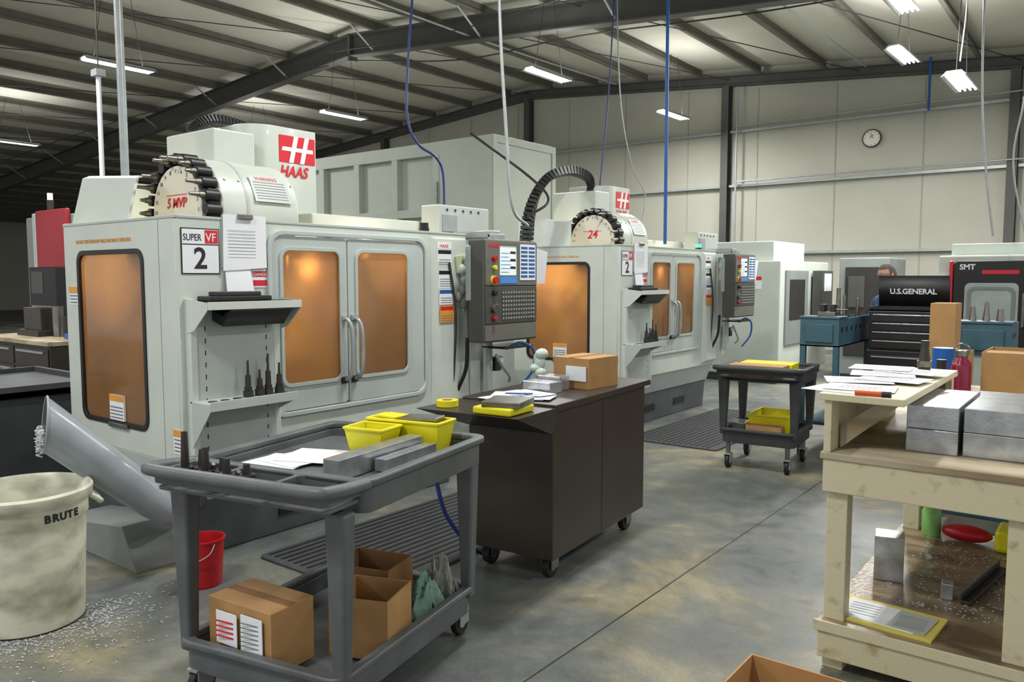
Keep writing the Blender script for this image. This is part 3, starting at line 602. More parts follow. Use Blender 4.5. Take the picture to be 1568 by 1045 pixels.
g=G('red_bucket',(-3.93,2.33,0))
g.lathe('pail',[(.085,0),(.09,.005),(.108,.25),(.114,.252),(.114,.262),(.104,.262),(.102,.25),(.084,.02),(.001,.02)],REDP,n=32)
g.tube('bail',[(.11,0,.245),(.12,-.04,.20),(.09,-.10,.17),(0,-.125,.16),(-.09,-.10,.17),(-.12,-.04,.20),(-.11,0,.245)],.003,GALV)

# ------------------------------------------------------------ utility carts
def cart(loc,rz,W,L,H,mat,zl=.2,dp=.10):
    g=G('utility_cart',loc,rz); w=W/2; l=L/2
    def tray(nm,w,l,zt,dp,y0,y1,skirt=0):
        g.plate(nm+'_rim',rr(-w,y0,w,y1,.07),[rr(-w+.045,y0+.045,w-.045,y1-.045,.05)],.03,mat,(0,0,zt-.015),X,Y,bev=.01)
        g.plate(nm+'_wall',rr(-w+.02,y0+.02,w-.02,y1-.02,.06),[rr(-w+.045,y0+.045,w-.045,y1-.045,.05)],dp+skirt,mat,(0,0,zt-.03-(dp+skirt)/2),X,Y,bev=.006)
        g.plate(nm+'_floor',rr(-w+.03,y0+.03,w-.03,y1-.03,.05),[],.02,mat,(0,0,zt-.03-dp+.01),X,Y,bev=.003)
    tray('top_tray',w,l,H,dp,-l+.22,l,.10-dp)
    g.tube('handle',[(-w+.03,-l+.26,H-.02),(-w+.02,-l+.06,H),(-w+.08,-l,H+.005),(0,-l-.01,H+.008),(w-.08,-l,H+.005),(w-.02,-l+.06,H),(w-.03,-l+.26,H-.02)],.024,mat,n=14)
    g.plate('caddy_frame',rr(-w+.03,-l+.03,w-.03,-l+.25,.03),[rr(-w+.06,-l+.05,-w*.33,-l+.22,.02),rr(-w*.33+.02,-l+.05,w*.33-.02,-l+.22,.02),rr(w*.33,-l+.05,w-.06,-l+.22,.02)],.05,mat,(0,0,H-.03),X,Y,bev=.005)
    g.plate('caddy_floor',rr(-w+.04,-l+.04,w-.04,-l+.24,.03),[],.012,mat,(0,0,H-.075),X,Y,bev=.002)
    tray('lower_tray',w-.04,l-.06,zl+.06,.10,-l+.10,l-.04)
    for i,(sx_,y) in enumerate(((-1,-l+.15),(1,-l+.15),(-1,l-.09),(1,l-.09))):
        xo=sx_*(w-.045); xi=sx_*(w-.095)
        g.hexa('leg_%d'%i,[(xo,y-.025,zl),(xi,y-.025,zl),(xi,y+.03,zl),(xo,y+.03,zl)],[(xo+sx_*.02,y-.035,H-.10),(xi-sx_*.02,y-.035,H-.10),(xi-sx_*.02,y+.04,H-.10),(xo+sx_*.02,y+.04,H-.10)],mat,bev=.012)
        cx_=sx_*(w-.12); cy_=y
        g.cyl('caster_stem_%d'%i,(cx_,cy_,.11),(cx_,cy_,zl-.06),.02,STEEL)
        g.boxes('caster_fork_%d'%i,[(cx_-.028,cx_-.022,cy_-.03,cy_+.05,.05,.125),(cx_+.022,cx_+.028,cy_-.03,cy_+.05,.05,.125),(cx_-.028,cx_+.028,cy_-.04,cy_+.05,.12,.128)],GALV)
        g.cyl('caster_wheel_%d'%i,(cx_-.017,cy_+.01,.062),(cx_+.017,cy_+.01,.062),.062,RUB,n=32,bev=.006)
        g.cyl('caster_hub_%d'%i,(cx_-.019,cy_+.01,.062),(cx_+.019,cy_+.01,.062),.03,GALV,n=20)
    return g
CL=(-2.63,2.16,0); CR=12
cart(CL,CR,.90,1.18,.95,CART,.19,.055)
TF=.887
def onc(name): return G(name,CL,CR)
def tote(g,x0,x1,y0,y1,z0,h,mat,t=.010,nm='tote'):
    g.hexa(nm+'_base',[(x0+.02,y0+.02,z0),(x1-.02,y0+.02,z0),(x1-.02,y1-.02,z0),(x0+.02,y1-.02,z0)],[(x0+.02,y0+.02,z0+.01),(x1-.02,y0+.02,z0+.01),(x1-.02,y1-.02,z0+.01),(x0+.02,y1-.02,z0+.01)],mat,bev=.002)
    for n_,b,tp in(('front',((x0+.02,y0+.02),(x1-.02,y0+.02)),((x0,y0),(x1,y0))),('back',((x1-.02,y1-.02),(x0+.02,y1-.02)),((x1,y1),(x0,y1))),('left',((x0+.02,y1-.02),(x0+.02,y0+.02)),((x0,y1),(x0,y0))),('right',((x1-.02,y0+.02),(x1-.02,y1-.02)),((x1,y0),(x1,y1)))):
        cx_,cy_=(x0+x1)/2,(y0+y1)/2
        def inn(p): v=Vector((cx_-p[0],cy_-p[1])); v.normalize(); return (p[0]+v.x*t*1.3,p[1]+v.y*t*1.3)
        bb=[(*b[0],z0),(*b[1],z0),(*inn(b[1]),z0),(*inn(b[0]),z0)]; tt=[(*tp[0],z0+h),(*tp[1],z0+h),(*inn(tp[1]),z0+h),(*inn(tp[0]),z0+h)]
        g.hexa(nm+'_wall_'+n_,bb,tt,mat,bev=.002)
    g.plate(nm+'_lip',rr(x0-.008,y0-.008,x1+.008,y1+.008,.015),[rr(x0+.010,y0+.010,x1-.010,y1-.010,.01)],.010,mat,(0,0,z0+h),X,Y,bev=.002)
g=onc('yellow_tote')
tote(g,-.09,.30,.375,.53,TF+.003,.13,YEL,nm='bin_b'); tote(g,-.09,.115,.20,.36,TF+.003,.115,YEL,nm='bin_a')
g.box('bin_b_divider',.10,.11,.38,.52,TF+.02,TF+.12,YEL); g.box('bin_a_divider',-.08,.105,.27,.28,TF+.02,TF+.10,YEL); g.box('steel_part',.08,.26,.40,.51,TF+.133,TF+.15,STEEL,rot=8); g.box('steel_part_b',-.06,.06,.41,.51,TF+.133,TF+.145,YEL,rot=-12)
g=onc('aluminium_bar_stock'); g.box('bar_a',.145,.225,-.22,.35,TF+.002,TF+.085,ALU,bev=.002,rot=-3); g.box('bar_b',.24,.30,-.02,.35,TF+.002,TF+.055,ALU,bev=.002,rot=-2)
g=onc('work_order_papers')
for i in range(4): g.box('sheet_%d'%i,-.36+.03*i,-.12+.03*i,-.25+.06*i,.0+.06*i,TF+.004+.003*i,TF+.006+.003*i,PAPER,bev=0,rot=random.uniform(-12,12))
g=onc('tool_holder_set'); hl=[]
for k,(x,y,h) in enumerate(((-.36,-.45,.14),(-.30,-.42,.07),(-.24,-.46,.09),(-.18,-.43,.05),(-.12,-.47,.06),(-.05,-.44,.04))):
    hl+=[((x,y,.885),(x,y,.925),.026,.03),((x,y,.925),(x,y,.94),.032,.032),((x,y,.94),(x,y,.94+h),.017,.012)]
g.cyls('holders',hl,DARK,n=14); g.cyls('holder_tips',[((x,y-.02,.93),(x+.03,y-.03,.96),.008,.008) for x,y in((-.2,-.38),(-.26,-.40),(-.08,-.45))],STEEL)
g=onc('shipping_carton'); 
g.box('body',-.30,.06,-.42,-.20,.155,.41,CARD,bev=.003,rot=-6); g.box('label_a',-.25,-.13,-.428,-.424,.24,.37,PAPER,bev=0,rot=-6); g.box('label_b',-.11,.01,-.44,-.436,.19,.38,PAPER,bev=0,rot=-6)
g.text('label_number','B15482',.032,INK,(-.108,-.4435,.20),Vector((.994,-.104,0)),Z); g.boxes('label_lines',[(-.24,-.15,-.434,-.432,.27+.02*i,.276+.02*i) for i in range(4)],RED)
g.boxes('label_print',[(-.10,-.01,-.4445,-.4435,.26+.018*i,.264+.018*i) for i in range(6)],INKG); g.box('tape',-.30,.06,-.33,-.29,.41,.4115,CARDI,bev=0,rot=-6)
g=onc('open_carton'); g.openbox('body',.09,.35,-.16,.08,.155,.40,.006,CARD,rot=10)
g=onc('open_carton'); g.openbox('body',-.12,.17,.13,.36,.155,.40,.006,CARDI,rot=5)
def rag(name,loc,rz,sx_,sy_,h,mat,seed):
    g=G(name,loc,rz); b_=bmesh.new(); n=30
    import mathutils.noise as mn
    vs=[[None]*n for _ in range(n)]
    for i in range(n):
        for j in range(n):
            u=i/(n-1)*2-1; v=j/(n-1)*2-1; r=math.hypot(u,v)
            z=h*max(0,1-(r*.8)**2)+.35*h*mn.noise(Vector((u*3+seed,v*3,0)))+.12*h*mn.noise(Vector((u*9,v*9,seed)))
            k=.8+.3*mn.noise(Vector((u*1.5,v*1.5,seed+5)))
            vs[i][j]=b_.verts.new((u*sx_*k,v*sy_*k,max(.002,z)))
    for i in range(n-1):
        for j in range(n-1): b_.faces.new((vs[i][j],vs[i+1][j],vs[i+1][j+1],vs[i][j+1]))
    o=g.bm(b_,'cloth',mat,smooth=True); s_=o.modifiers.new('t','SOLIDIFY'); s_.thickness=.004
cr_=math.radians(CR)
def cw(x,y,z): return (CL[0]+x*math.cos(cr_)-y*math.sin(cr_),CL[1]+x*math.sin(cr_)+y*math.cos(cr_),z)
rag('shop_rag',cw(.29,.26,.16),12,.08,.13,.19,RAG,1); rag('shop_rag',cw(.26,.45,.16),12,.10,.06,.22,RAG2,2)

# dark rolling cabinet
g=G('rolling_cabinet',(-2.40,3.48,0),5)
W_=-.56
g.box('body',W_,0,0,1.24,.13,.965,CABB,bev=.006)
g.boxes('panel_seam',[(-.001,.0012,.60,.604,.14,.96)],BLACK)
g.box('top_slab',W_-.03,.03,-.02,1.27,.965,1.0,CABB,bev=.004)
g.hexa('near_ledge',[(W_,-.02,.84),(0,-.02,.84),(0,0,.84),(W_,0,.84)],[(W_-.05,-.42,.985),(.03,-.42,.985),(.03,0,.985),(W_-.05,0,.985)],CABB,bev=.004)
for i,(x,y) in enumerate(((W_+.08,.10),(-.08,.10),(W_+.08,1.1),(-.08,1.1))):
    g.boxes('caster_fork_%d'%i,[(x-.035,x-.027,y-.03,y+.05,.05,.12),(x+.027,x+.035,y-.03,y+.05,.05,.12),(x-.04,x+.04,y-.04,y+.06,.12,.13)],STEEL)
    g.cyl('caster_wheel_%d'%i,(x-.022,y+.01,.065),(x+.022,y+.01,.065),.065,RUB,n=32,bev=.006); g.cyl('caster_hub_%d'%i,(x-.025,y+.01,.065),(x+.025,y+.01,.065),.028,GALV,n=16)
def onb(n): return G(n,(-2.40,3.48,1.0),5)
g=onb('cardboard_box'); g.box('body',-.33,-.06,.60,.92,0,.19,CARD,bev=.003,rot=-8); g.box('label',-.25,-.10,.585,.59,.05,.14,PAPER,bev=0,rot=-8); g.box('tape',-.215,-.175,.60,.92,.19,.1915,CARDI,bev=0,rot=-8)
g=onb('metal_block'); g.box('block_a',-.38,-.18,.30,.42,0,.07,ALU,rot=-6); g.box('block_b',-.36,-.20,.44,.55,0,.09,ALU,rot=-4)
g=onb('paper_stack')
for i in range(7): g.box('sheet_%d'%i,-.46+.04*(i%4),-.20+.04*(i%4),-.06+.03*i,.14+.02*i,.001+.003*i,.003+.003*i,PAPER,bev=0,rot=random.uniform(-25,25))
g.boxes('print',[(-.3,-.15,.02+.03*k,.026+.03*k,.0215,.022) for k in range(5)],INKG)
g.cyl('pen',(-.34,.05,.028),(-.20,.12,.028),.005,BLUEI,n=8)
g=onb('yellow_tray'); g.box('tray',-.25,-.02,-.40,-.16,-.013,.025,YEL,bev=.01); g.box('steel_plate',-.22,-.01,-.38,-.16,.025,.055,STEEL,bev=.003,rot=12)
g=onb('yellow_tape_roll'); g.cyl('roll',(-.50,-.28,-.013),(-.50,-.28,.02),.06,YEL,n=28); g.cyl('core',(-.50,-.28,.02),(-.50,-.28,.021),.03,CARDI,n=20)
g=onb('plastic_bag'); BAG=M('clear_bag',c(190,205,195),.25,n=.1)
for i in range(6): g.sph('fold_%d'%i,(-.50+random.uniform(-.03,.03),.70+random.uniform(-.05,.05),.04+.03*i),.05,BAG,(.8,random.uniform(.6,1.0),random.uniform(.6,1)))

C2=(-2.48,6.95,0)
cart(C2,5,.75,.82,.90,CARTD,.30)
g=G('yellow_carton',C2,5); g.box('body',-.22,.24,-.12,.14,.80,.93,YEL,bev=.006); g.box('lid',-.24,.22,-.34,-.13,.82,.93,CARD,bev=.004)
g=G('yellow_parts_bin',C2,5); tote(g,-.12,.22,-.15,.3,.27,.2,YEL)
g=G('small_carton',C2,5); g.openbox('body',-.1,.2,-.28,-.17,.27,.40,.006,CARD)
g=G('steel_block',C2,5); g.box('block',-.32,-.16,-.1,.1,.27,.38,ALU)

for n,(x0,x1,y0,y1) in enumerate(((-4.05,-3.05,2.75,4.75),(-4.05,-3.05,7.2,9.6))):
    g=G('anti_fatigue_mat'); g.plate('mat',rr(x0,y0,x1,y1,.05),[],.014,MAT_,(0,0,.007),X,Y,bev=.004)
    g.boxes('ribs',[(x0+.04+.06*i,x0+.06+.06*i,y0+.05,y1-.05,.014,.018) for i in range(15)],RUB)
g=G('air_hose_on_floor'); g.tube('hose',[(-4.0,5.0,.6),(-3.7,4.98,.25),(-3.5,4.95,.02),(-3.2,4.9,.015),(-3.0,4.5,.03),(-3.02,4.0,.03),(-2.98,3.6,.015),(-3.0,3.3,.3),(-3.02,3.2,.6)],.012,NAVY)

# ------------------------------------------------------------ painted wooden bench
g=G('wooden_workbench')
bx0,bx1,by0,by1=-.97,.95,3.41,5.15; zt=.95
g.box('top',bx0-.01,bx1,by0-.01,by1,zt-.03,zt,WOOD,bev=.004)
g.box('apron_front',bx0,bx1,by0,by0+.04,zt-.17,zt-.03,BENCH,bev=.005); g.box('apron_left',bx0,bx0+.04,by0+.04,by1,zt-.17,zt-.03,BENCH,bev=.005); g.box('apron_back',bx0,bx1,by1-.04,by1,zt-.17,zt-.03,BENCH)
for i,(x,y) in enumerate(((bx0+.01,by0+.04),(-.30,by0+.04),(bx0+.01,by1-.14),(bx1-.1,by0+.04),(bx1-.1,by1-.14))):
    g.box('leg_%d'%i,x,x+.085,y,y+.085,0,zt-.03,BENCH,bev=.005)
g.box('lower_shelf',bx0-.01,bx1,by0-.01,by1,.19,.22,SHELFD,bev=.004); g.box('lower_apron',bx0,bx1,by0-.005,by0+.035,.06,.19,BENCH,bev=.005); g.box('lower_apron_left',bx0,bx0+.04,by0+.035,by1,.08,.19,BENCH,bev=.005)
g.box('lower_edge_strip',bx0-.015,bx1,by0-.02,by0-.01,.18,.225,BENCH,bev=.002)
g.box('riser_side',bx0,bx0+.03,by0,by0+1.2,zt,1.17,BENCH,bev=.003); g.box('riser_top',bx0-.02,-.66,by0-.02,by0+1.25,1.17,1.20,BENCH,bev=.004)
g.plate('riser_bracket',[(0,0),(.0,.10),(.16,.22),(.22,.22),(.22,.20)],[],.03,WOOD,(-.93,by0+.12,zt),X,Z,bev=.002)
g.box('riser_post',-.70,-.67,by0+1.15,by0+1.2,zt,1.17,BENCH)
b_=bmesh.new()
for i in range(420):
    bmesh.ops.create_cube(b_,size=1,matrix=Matrix.Translation((random.uniform(-.85,-.1),random.uniform(3.8,4.9),.2215))@Matrix.Rotation(random.uniform(0,3),4,'Z')@Matrix.Diagonal((random.uniform(.005,.016),.004,.002,1)))
g.bm(b_,'shelf_swarf',CHIPL)
g=G('aluminium_block_stack')
for i,(x,x2) in enumerate(((-.70,-.505),(-.495,-.27),(-.262,-.05))):
    for k in range(2):
        g.box('plate_%d_%d'%(i,k),x+random.uniform(0,.006),x2,3.64+.02*i,4.24,zt+.1*k+.001,zt+.1*k+.099,ALU,bev=.003)
g.box('plate_back',-.55,-.1,4.27,4.6,zt+.001,zt+.16,ALU,bev=.003)
g=G('printed_drawings',(0,0,1.20))
for i,(x,y,r) in enumerate(((-.93,3.55,-10),(-.88,3.62,8),(-.95,3.85,20),(-.82,3.95,-6),(-.90,4.1,12),(-.80,4.25,-15),(-.95,4.3,5))):
    g.box('sheet_%d'%i,x-.14,x+.14,y-.11,y+.11,.001+.004*i,.003+.004*i,PAPER,bev=0,rot=r)
    g.boxes('print_%d'%i,[(x-.08,x+.08,y-.06+.03*k,y-.053+.03*k,.0032+.004*i,.0036+.004*i) for k in range(4)],INKG)
g=G('orange_marker',(-.80,3.405,1.20)); g.cyl('body',(-.05,0,.012),(.05,.01,.012),.011,M('marker_orange',c(225,95,30),.4)); g.cyl('cap',(.05,.01,.012),(.085,.013,.012),.012,BLACK)
g=G('tool_holder',(-.80,4.55,1.20)); g.cyl('flange',(0,0,.02),(0,0,.05),.035,STEEL); g.cyl('taper',(0,0,.05),(0,0,.12),.028,DARK,r2=.018); g.cyl('collet',(0,0,.12),(0,0,.155),.02,DARK); g.cyl('foot',(0,0,0),(0,0,.02),.03,DARK)
g=G('aluminium_billet',(-.85,4.12,.22)); g.box('block',-.06,.07,-.07,.07,0,.215,ALU,rot=12,bev=.003)
g=G('aluminium_offcut',(-.57,4.0,.22)); g.box('block',-.025,.025,-.03,.03,0,.075,ALU,rot=5)
g=G('steel_angle_bar',(-.45,4.25,.22)); g.box('bar',-.02,.02,-.3,.3,0,.02,DARK,rot=-8); g.box('bar_flange',-.02,-.012,-.3,.3,.02,.05,DARK,rot=-8)
g=G('yellow_folder',(-.73,3.60,.22)); g.box('folder',-.21,.20,-.14,.13,0,.012,M('folder_yellow',c(218,202,100),.7),rot=-4,bev=.001)
g.box('sheet_a',-.19,.13,-.115,.10,.012,.014,PAPER,rot=-6,bev=0); g.box('sheet_b',.02,.17,-.12,.08,.014,.016,WHITE2,rot=-6,bev=0); g.boxes('print_lines',[(-.16,-.04,-.06+.03*k,-.054+.03*k,.0141,.0146) for k in range(5)],INKG); g.boxes('print_lines_b',[(.04,.15,-.09+.02*k,-.086+.02*k,.0161,.0166) for k in range(7)],INKG)
g=G('spray_bottle',(-.80,4.95,.22)); g.lathe('bottle',[(.045,0),(.05,.01),(.05,.14),(.02,.19),(.018,.22),(.001,.22)],GRNB,n=24); g.box('trigger',-.04,.02,-.012,.012,.22,.26,PAPER)
g=G('red_cloth_bundle',(-.62,4.93,.22)); g.sph('bundle',(0,0,.05),.09,REDP,(1.4,.7,.5)); g.box('yellow_case',.14,.45,-.1,.12,0,.12,YEL,bev=.02)

g=G('steel_workbench')
g.box('top',-1.02,1.2,5.3,6.25,.90,.94,WOOD,bev=.004)
for i,(x,y) in enumerate(((-1.0,5.32),(-1.0,6.17),(1.1,5.32),(1.1,6.17))): g.box('leg_%d'%i,x,x+.06,y,y+.06,0,.90,TEAL)
g.box('shelf',-.98,1.15,5.34,6.2,.25,.28,TEAL); g.box('stretcher',-.98,1.15,5.32,5.36,.78,.90,TEAL)
g=G('water_bottle',(-.76,5.48,.94)); g.lathe('body',[(.050,0),(.056,.005),(.057,.20),(.053,.225),(.034,.25),(.033,.26),(.001,.26)],MAROON,n=32); g.cyl('cap',(0,0,.26),(0,0,.30),.036,STEEL,bev=.004); g.tube('carry_loop',[(.033,0,.275),(.04,0,.315),(0,0,.34),(-.04,0,.315),(-.033,0,.275)],.005,STEEL)
g=G('storage_carton',(-.66,5.52,.94)); g.openbox('body',0,.8,0,.5,0,.29,.006,CARD); g.box('closed_flap',.01,.79,.01,.25,.28,.286,CARD,bev=0)
g=G('parts_clutter',(-.95,5.95,.94))
g.cyl('blue_can',(-.0,.15,0),(-.0,.15,.26),.075,BLUE); g.cyls('cups',[((.13,.1,0),(.13,.1,.12),.04,.04),((.02,-.08,0),(.02,-.08,.2),.03,.03)],DARK); g.cyls('posts',[((.10,-.1,0),(.10,-.1,.16),.02,.012)],ALU)
g=G('stacked_cartons',(-1.22,6.95,0)); g.box('lower_box',0,.30,0,.4,0,.6,CARD,bev=.004); g.box('middle_box',.01,.29,.01,.38,.6,1.1,CARD,bev=.004); g.box('upper_box',.02,.20,.02,.30,1.1,1.48,CARD,bev=.004)

def bluebench(x0,x1,y0,y1,zt):
    g=G('blue_tool_bench')
    g.openbox('tray',x0,x1,y0,y1,zt-.26,zt,.012,TEAL)
    g.box('lid',x0-.01,x1+.01,y0-.01,y0+.25,zt,zt+.02,TEAL,bev=.004)
    for i,(x,y) in enumerate(((x0,y0),(x1-.05,y0),(x0,y1-.05),(x1-.05,y1-.05))): g.box('leg_%d'%i,x,x+.05,y,y+.05,0,zt-.26,TEAL,bev=.003)
    g.box('shelf',x0+.01,x1-.01,y0+.01,y1-.01,.3,.33,TEAL); g.box('front_drawer',x0+.05,x1-.05,y0-.015,y0,zt-.22,zt-.05,TEAL,bev=.004)
    g.cyls('rail_holes',[((x1,y0+.1+.16*k,zt-.1),(x1+.003,y0+.1+.16*k,zt-.1),.025,.025) for k in range(max(1,int((y1-y0)/.16)-1))],BLACK)
    return g
bluebench(-2.40,-2.05,7.58,8.75,1.30)
bluebench(-1.10,-.70,7.55,8.1,1.30)
g=G('bench_vise',(-2.2,7.75,1.32)); g.box('base',-.08,.08,-.06,.06,0,.04,STEEL); g.box('jaw_a',-.06,-.02,-.06,.06,.04,.11,DARK); g.box('jaw_b',.03,.07,-.06,.06,.04,.11,DARK); g.cyl('screw',(.07,0,.06),(.16,0,.06),.01,STEEL); g.cyl('handle',(.16,-.06,.06),(.16,.06,.06),.006,STEEL)
g=G('arbor_set',(-2.25,8.3,1.055)); g.cyls('arbors',[((.05,.0,0),(.05,0,.45),.02,.015),((-.05,.15,0),(-.05,.15,.52),.03,.02),((.1,.3,0),(.1,.3,.42),.025,.02)],STEEL); g.box('tray_insert',-.12,.15,-.05,.35,0,.03,DARK)
g=G('tool_holder',(-1.0,7.7,1.32)); g.cyls('holders',[((0,0,0),(0,0,.12),.03,.015),((.1,0,0),(.1,0,.16),.03,.012),((.2,0,0),(.2,0,.1),.03,.02)],STEEL)

# black rolling tool chest with open lid
g=G('rolling_tool_chest',(-1.97,8.25,0))
w=.66
g.box('cabinet',0,w,0,.45,.12,.98,BLACK,bev=.008); g.box('chest',.01,w-.01,.02,.43,.98,1.36,BLACK,bev=.008)
for k in range(5): g.box('lower_drawer_%d'%k,.03,w-.03,-.012,0,.15+.16*k,.29+.16*k,BLACK,bev=.004); g.box('lower_pull_%d'%k,.05,w-.05,-.022,-.01,.268+.16*k,.28+.16*k,GALV,bev=.001)
for k in range(4): g.box('drawer_%d'%k,.03,w-.03,.008,.02,1.0+.085*k,1.075+.085*k,BLACK,bev=.003); g.box('pull_%d'%k,.05,w-.05,.0,.01,1.062+.085*k,1.072+.085*k,ALU,bev=.001)
g.openbox('lid_frame',.01,w-.01,.02,.43,1.36,1.40,.012,BLACK)
g.plate('lid',[(.41,1.40),(.43,1.40),(.36,1.70),(.34,1.70)],[],w-.02,BLACK,(w/2,0,0),Y,Z,bev=.002)
g.text('lid_brand','U.S.GENERAL',.075,PAPER,(w/2,.355,1.52),X,Vector((0,-.23,.973)).normalized(),al='CENTER',sx=.95,off=.002)
for i,(x,y) in enumerate(((.06,.06),(w-.06,.06),(.06,.38),(w-.06,.38))): g.cyl('wheel_%d'%i,(x-.015,y,.055),(x+.015,y,.055),.055,RUB); g.boxes('fork_%d'%i,[(x-.022,x-.017,y-.03,y+.03,.05,.12),(x+.017,x+.022,y-.03,y+.03,.05,.12)],GALV)

g=G('cnc_turning_machine',(-1.83,11.0,0))
g.box('body',0,1.6,.05,1.6,.1,1.95,WHITE,bev=.02); g.box('foot',.1,1.5,.15,1.5,0,.1,BASEG); g.box('top_box',.1,1.68,.3,1.5,1.95,2.10,WHITE,bev=.01)
g.plate('door_frame',rr(.18,.75,.98,1.88,.05),[rr(.30,1.0,.86,1.62,.06)],.06,BLACK,(0,.02,0),X,Z,bev=.008)
g.box('door_glass',.30,.86,.0,.02,1.0,1.62,M('grey_glass',c(178,190,188),.15),bev=0); g.plate('glass_ring',rr(.33,1.05,.83,1.57,.08),[rr(.37,1.09,.79,1.53,.06)],.01,GREYM,(0,-.005,0),X,Z); g.box('red_bar',.48,.86,-.02,-.01,1.72,1.77,RED,bev=.003); g.box('red_edge',.99,1.03,-.03,.05,.75,1.88,RED,bev=.01); g.box('red_edge_left',.13,.17,-.02,.05,.75,1.88,RED,bev=.01)
g.text('brand','SMT',.09,PAPER,(.24,-.012,1.78),X,Z,off=.003); g.box('handle',.90,.93,-.07,-.01,1.1,1.5,STEEL,bev=.008)
g.box('control_panel',1.05,1.5,-.15,.05,1.0,1.75,DARK,bev=.01); g.box('control_screen',1.1,1.4,-.155,-.15,1.4,1.7,GLASSB,bev=0); g.box('white_stripe',0,.12,-.01,.05,.9,1.7,PAPER,bev=.003); g.boxes('labels',[(.02,.10,-.013,-.01,1.2+.15*k,1.3+.15*k) for k in range(3)],BLUEI); g.boxes('labels_red',[(.01,.11,-.013,-.01,1.66,1.69)],RED)
g=G('grey_machine_cabinet',(-.05,10.0,0)); g.box('body',0,1.2,0,.9,.05,2.1,GREYM,bev=.02); g.box('door',.05,1.1,-.02,0,.2,1.9,DARK,bev=.01); g.box('handle',.1,.13,-.06,-.02,.9,1.2,STEEL)
g.box('foot',.05,1.15,.05,.85,0,.05,BASEG)

g=G('wall_clock',(-4.61,YW-.02,4.78))
g.cyl('rim',(0,0,0),(0,-.05,0),.20,DARK,n=48,bev=.004); g.cyl('face',(0,-.045,0),(0,-.056,0),.175,CLOCKF,n=48)
g.boxes('ticks',[(.15*math.sin(a)-.005,.15*math.sin(a)+.005,-.059,-.056,.15*math.cos(a)-.012,.15*math.cos(a)+.012) for a in [math.pi/6*i for i in range(12)]],INK)
g.box('hour_hand',-.006,.006,-.06,-.056,-.01,.09,INK,bev=0,rot=50,ax='Y'); g.box('minute_hand',-.004,.004,-.063,-.06,-.01,.13,INK,bev=0,rot=-30,ax='Y')

g=G('ceiling_conduit_drop'); g.tube('conduit',[(-7.2,3.62,2.0),(-7.2,3.6,7.0)],.036,GALV,smoothp=False,n=14); g.box('junction',-7.26,-7.14,3.54,3.66,2.2,2.5,GALV)
g=G('hanging_pipe'); g.tube('pipe',[(-8.5,4.03,1.9),(-8.5,4.03,3.8)],.025,PAPER,smoothp=False); g.tube('wire',[(-8.5,4.03,3.8),(-8.5,4.03,6.9)],.008,DARK,smoothp=False); g.box('cap',-8.56,-8.44,3.98,4.08,3.75,3.82,GALV)
def cord(nm,pts,r,mat): g=G(nm); g.tube('line',pts,r,mat,k=6)
cord('blue_air_hose',[(-6.5,6.75,6.6),(-6.5,6.62,5.0),(-6.52,6.55,4.2),(-6.5,6.5,3.5),(-6.45,6.62,3.2),(-6.4,6.85,3.08),(-6.4,6.98,2.9),(-6.4,7.0,2.4)],.014,NAVY)
cord('grey_power_drop',[(-4.9,6.12,6.5),(-4.9,6.16,4.4),(-4.87,6.22,3.2),(-4.85,6.3,2.4),(-4.8,6.5,2.2)],.016,GALV)
cord('blue_air_drop',[(-4.6,9.10,6.4),(-4.6,9.12,4),(-4.6,9.13,2.1)],.022,BLUE)
cord('dark_power_cord',[(-5.2,8.95,6.5),(-5.2,8.75,4.2),(-5.2,8.55,2.9),(-5.2,8.5,2.4)],.009,NAVY)
cord('white_power_cord',[(-5.4,9.2,6.5),(-5.35,9.25,4.2),(-5.3,9.5,3.2),(-5.3,9.9,2.8),(-5.3,9.7,2.2)],.009,GALV)
cord('white_power_cord',[(-1.40,10.5,6.2),(-1.38,10.5,4),(-1.30,10.5,2.9),(-1.2,10.5,2.15)],.012,GALV)
cord('white_power_cord',[(-1.0,10.6,6.0),(-.95,10.6,4),(-1.05,10.6,3.0),(-.9,10.6,2.15)],.010,GALV)
cord('lamp_power_cord',[(-1.8,12.2,6.2),(-1.82,12.2,5.2),(-1.9,12.4,4.6)],.008,PAPER)
cord('blue_wall_pipe',[(-3.44,YW-.33,6.3),(-3.44,YW-.33,5.2)],.025,BLUE)
cord('power_cable_black',[(-5.9,6.9,3.3),(-5.3,7.2,2.8),(-4.9,7.0,2.5),(-4.9,6.6,2.3)],.014,BLACK)
cord('ceiling_wire',[(-13.9,12.1,6.5),(-11,12.6,6.15),(-8.4,13,6.25),(-5,13,6.0),(-2,13,5.9)],.014,DARK)
cord('ceiling_wire',[(-13.5,11.2,6.4),(-10,11.2,6.2),(-7,11.0,6.2),(-4,11,6.0),(1,11,5.8)],.010,DARK)
cord('ceiling_wire',[(-30,11,5.6),(-22,10.8,5.9),(-14,11.6,6.3)],.012,DARK)
cord('ceiling_conduit',[(-10.5,18,6.6),(-10.5,12,6.45),(-10.5,4,6.5)],.02,GALV)
cord('ceiling_conduit',[(-4.5,18,6.1),(-4.5,12,6.0),(-4.5,6,6.1)],.02,GALV)

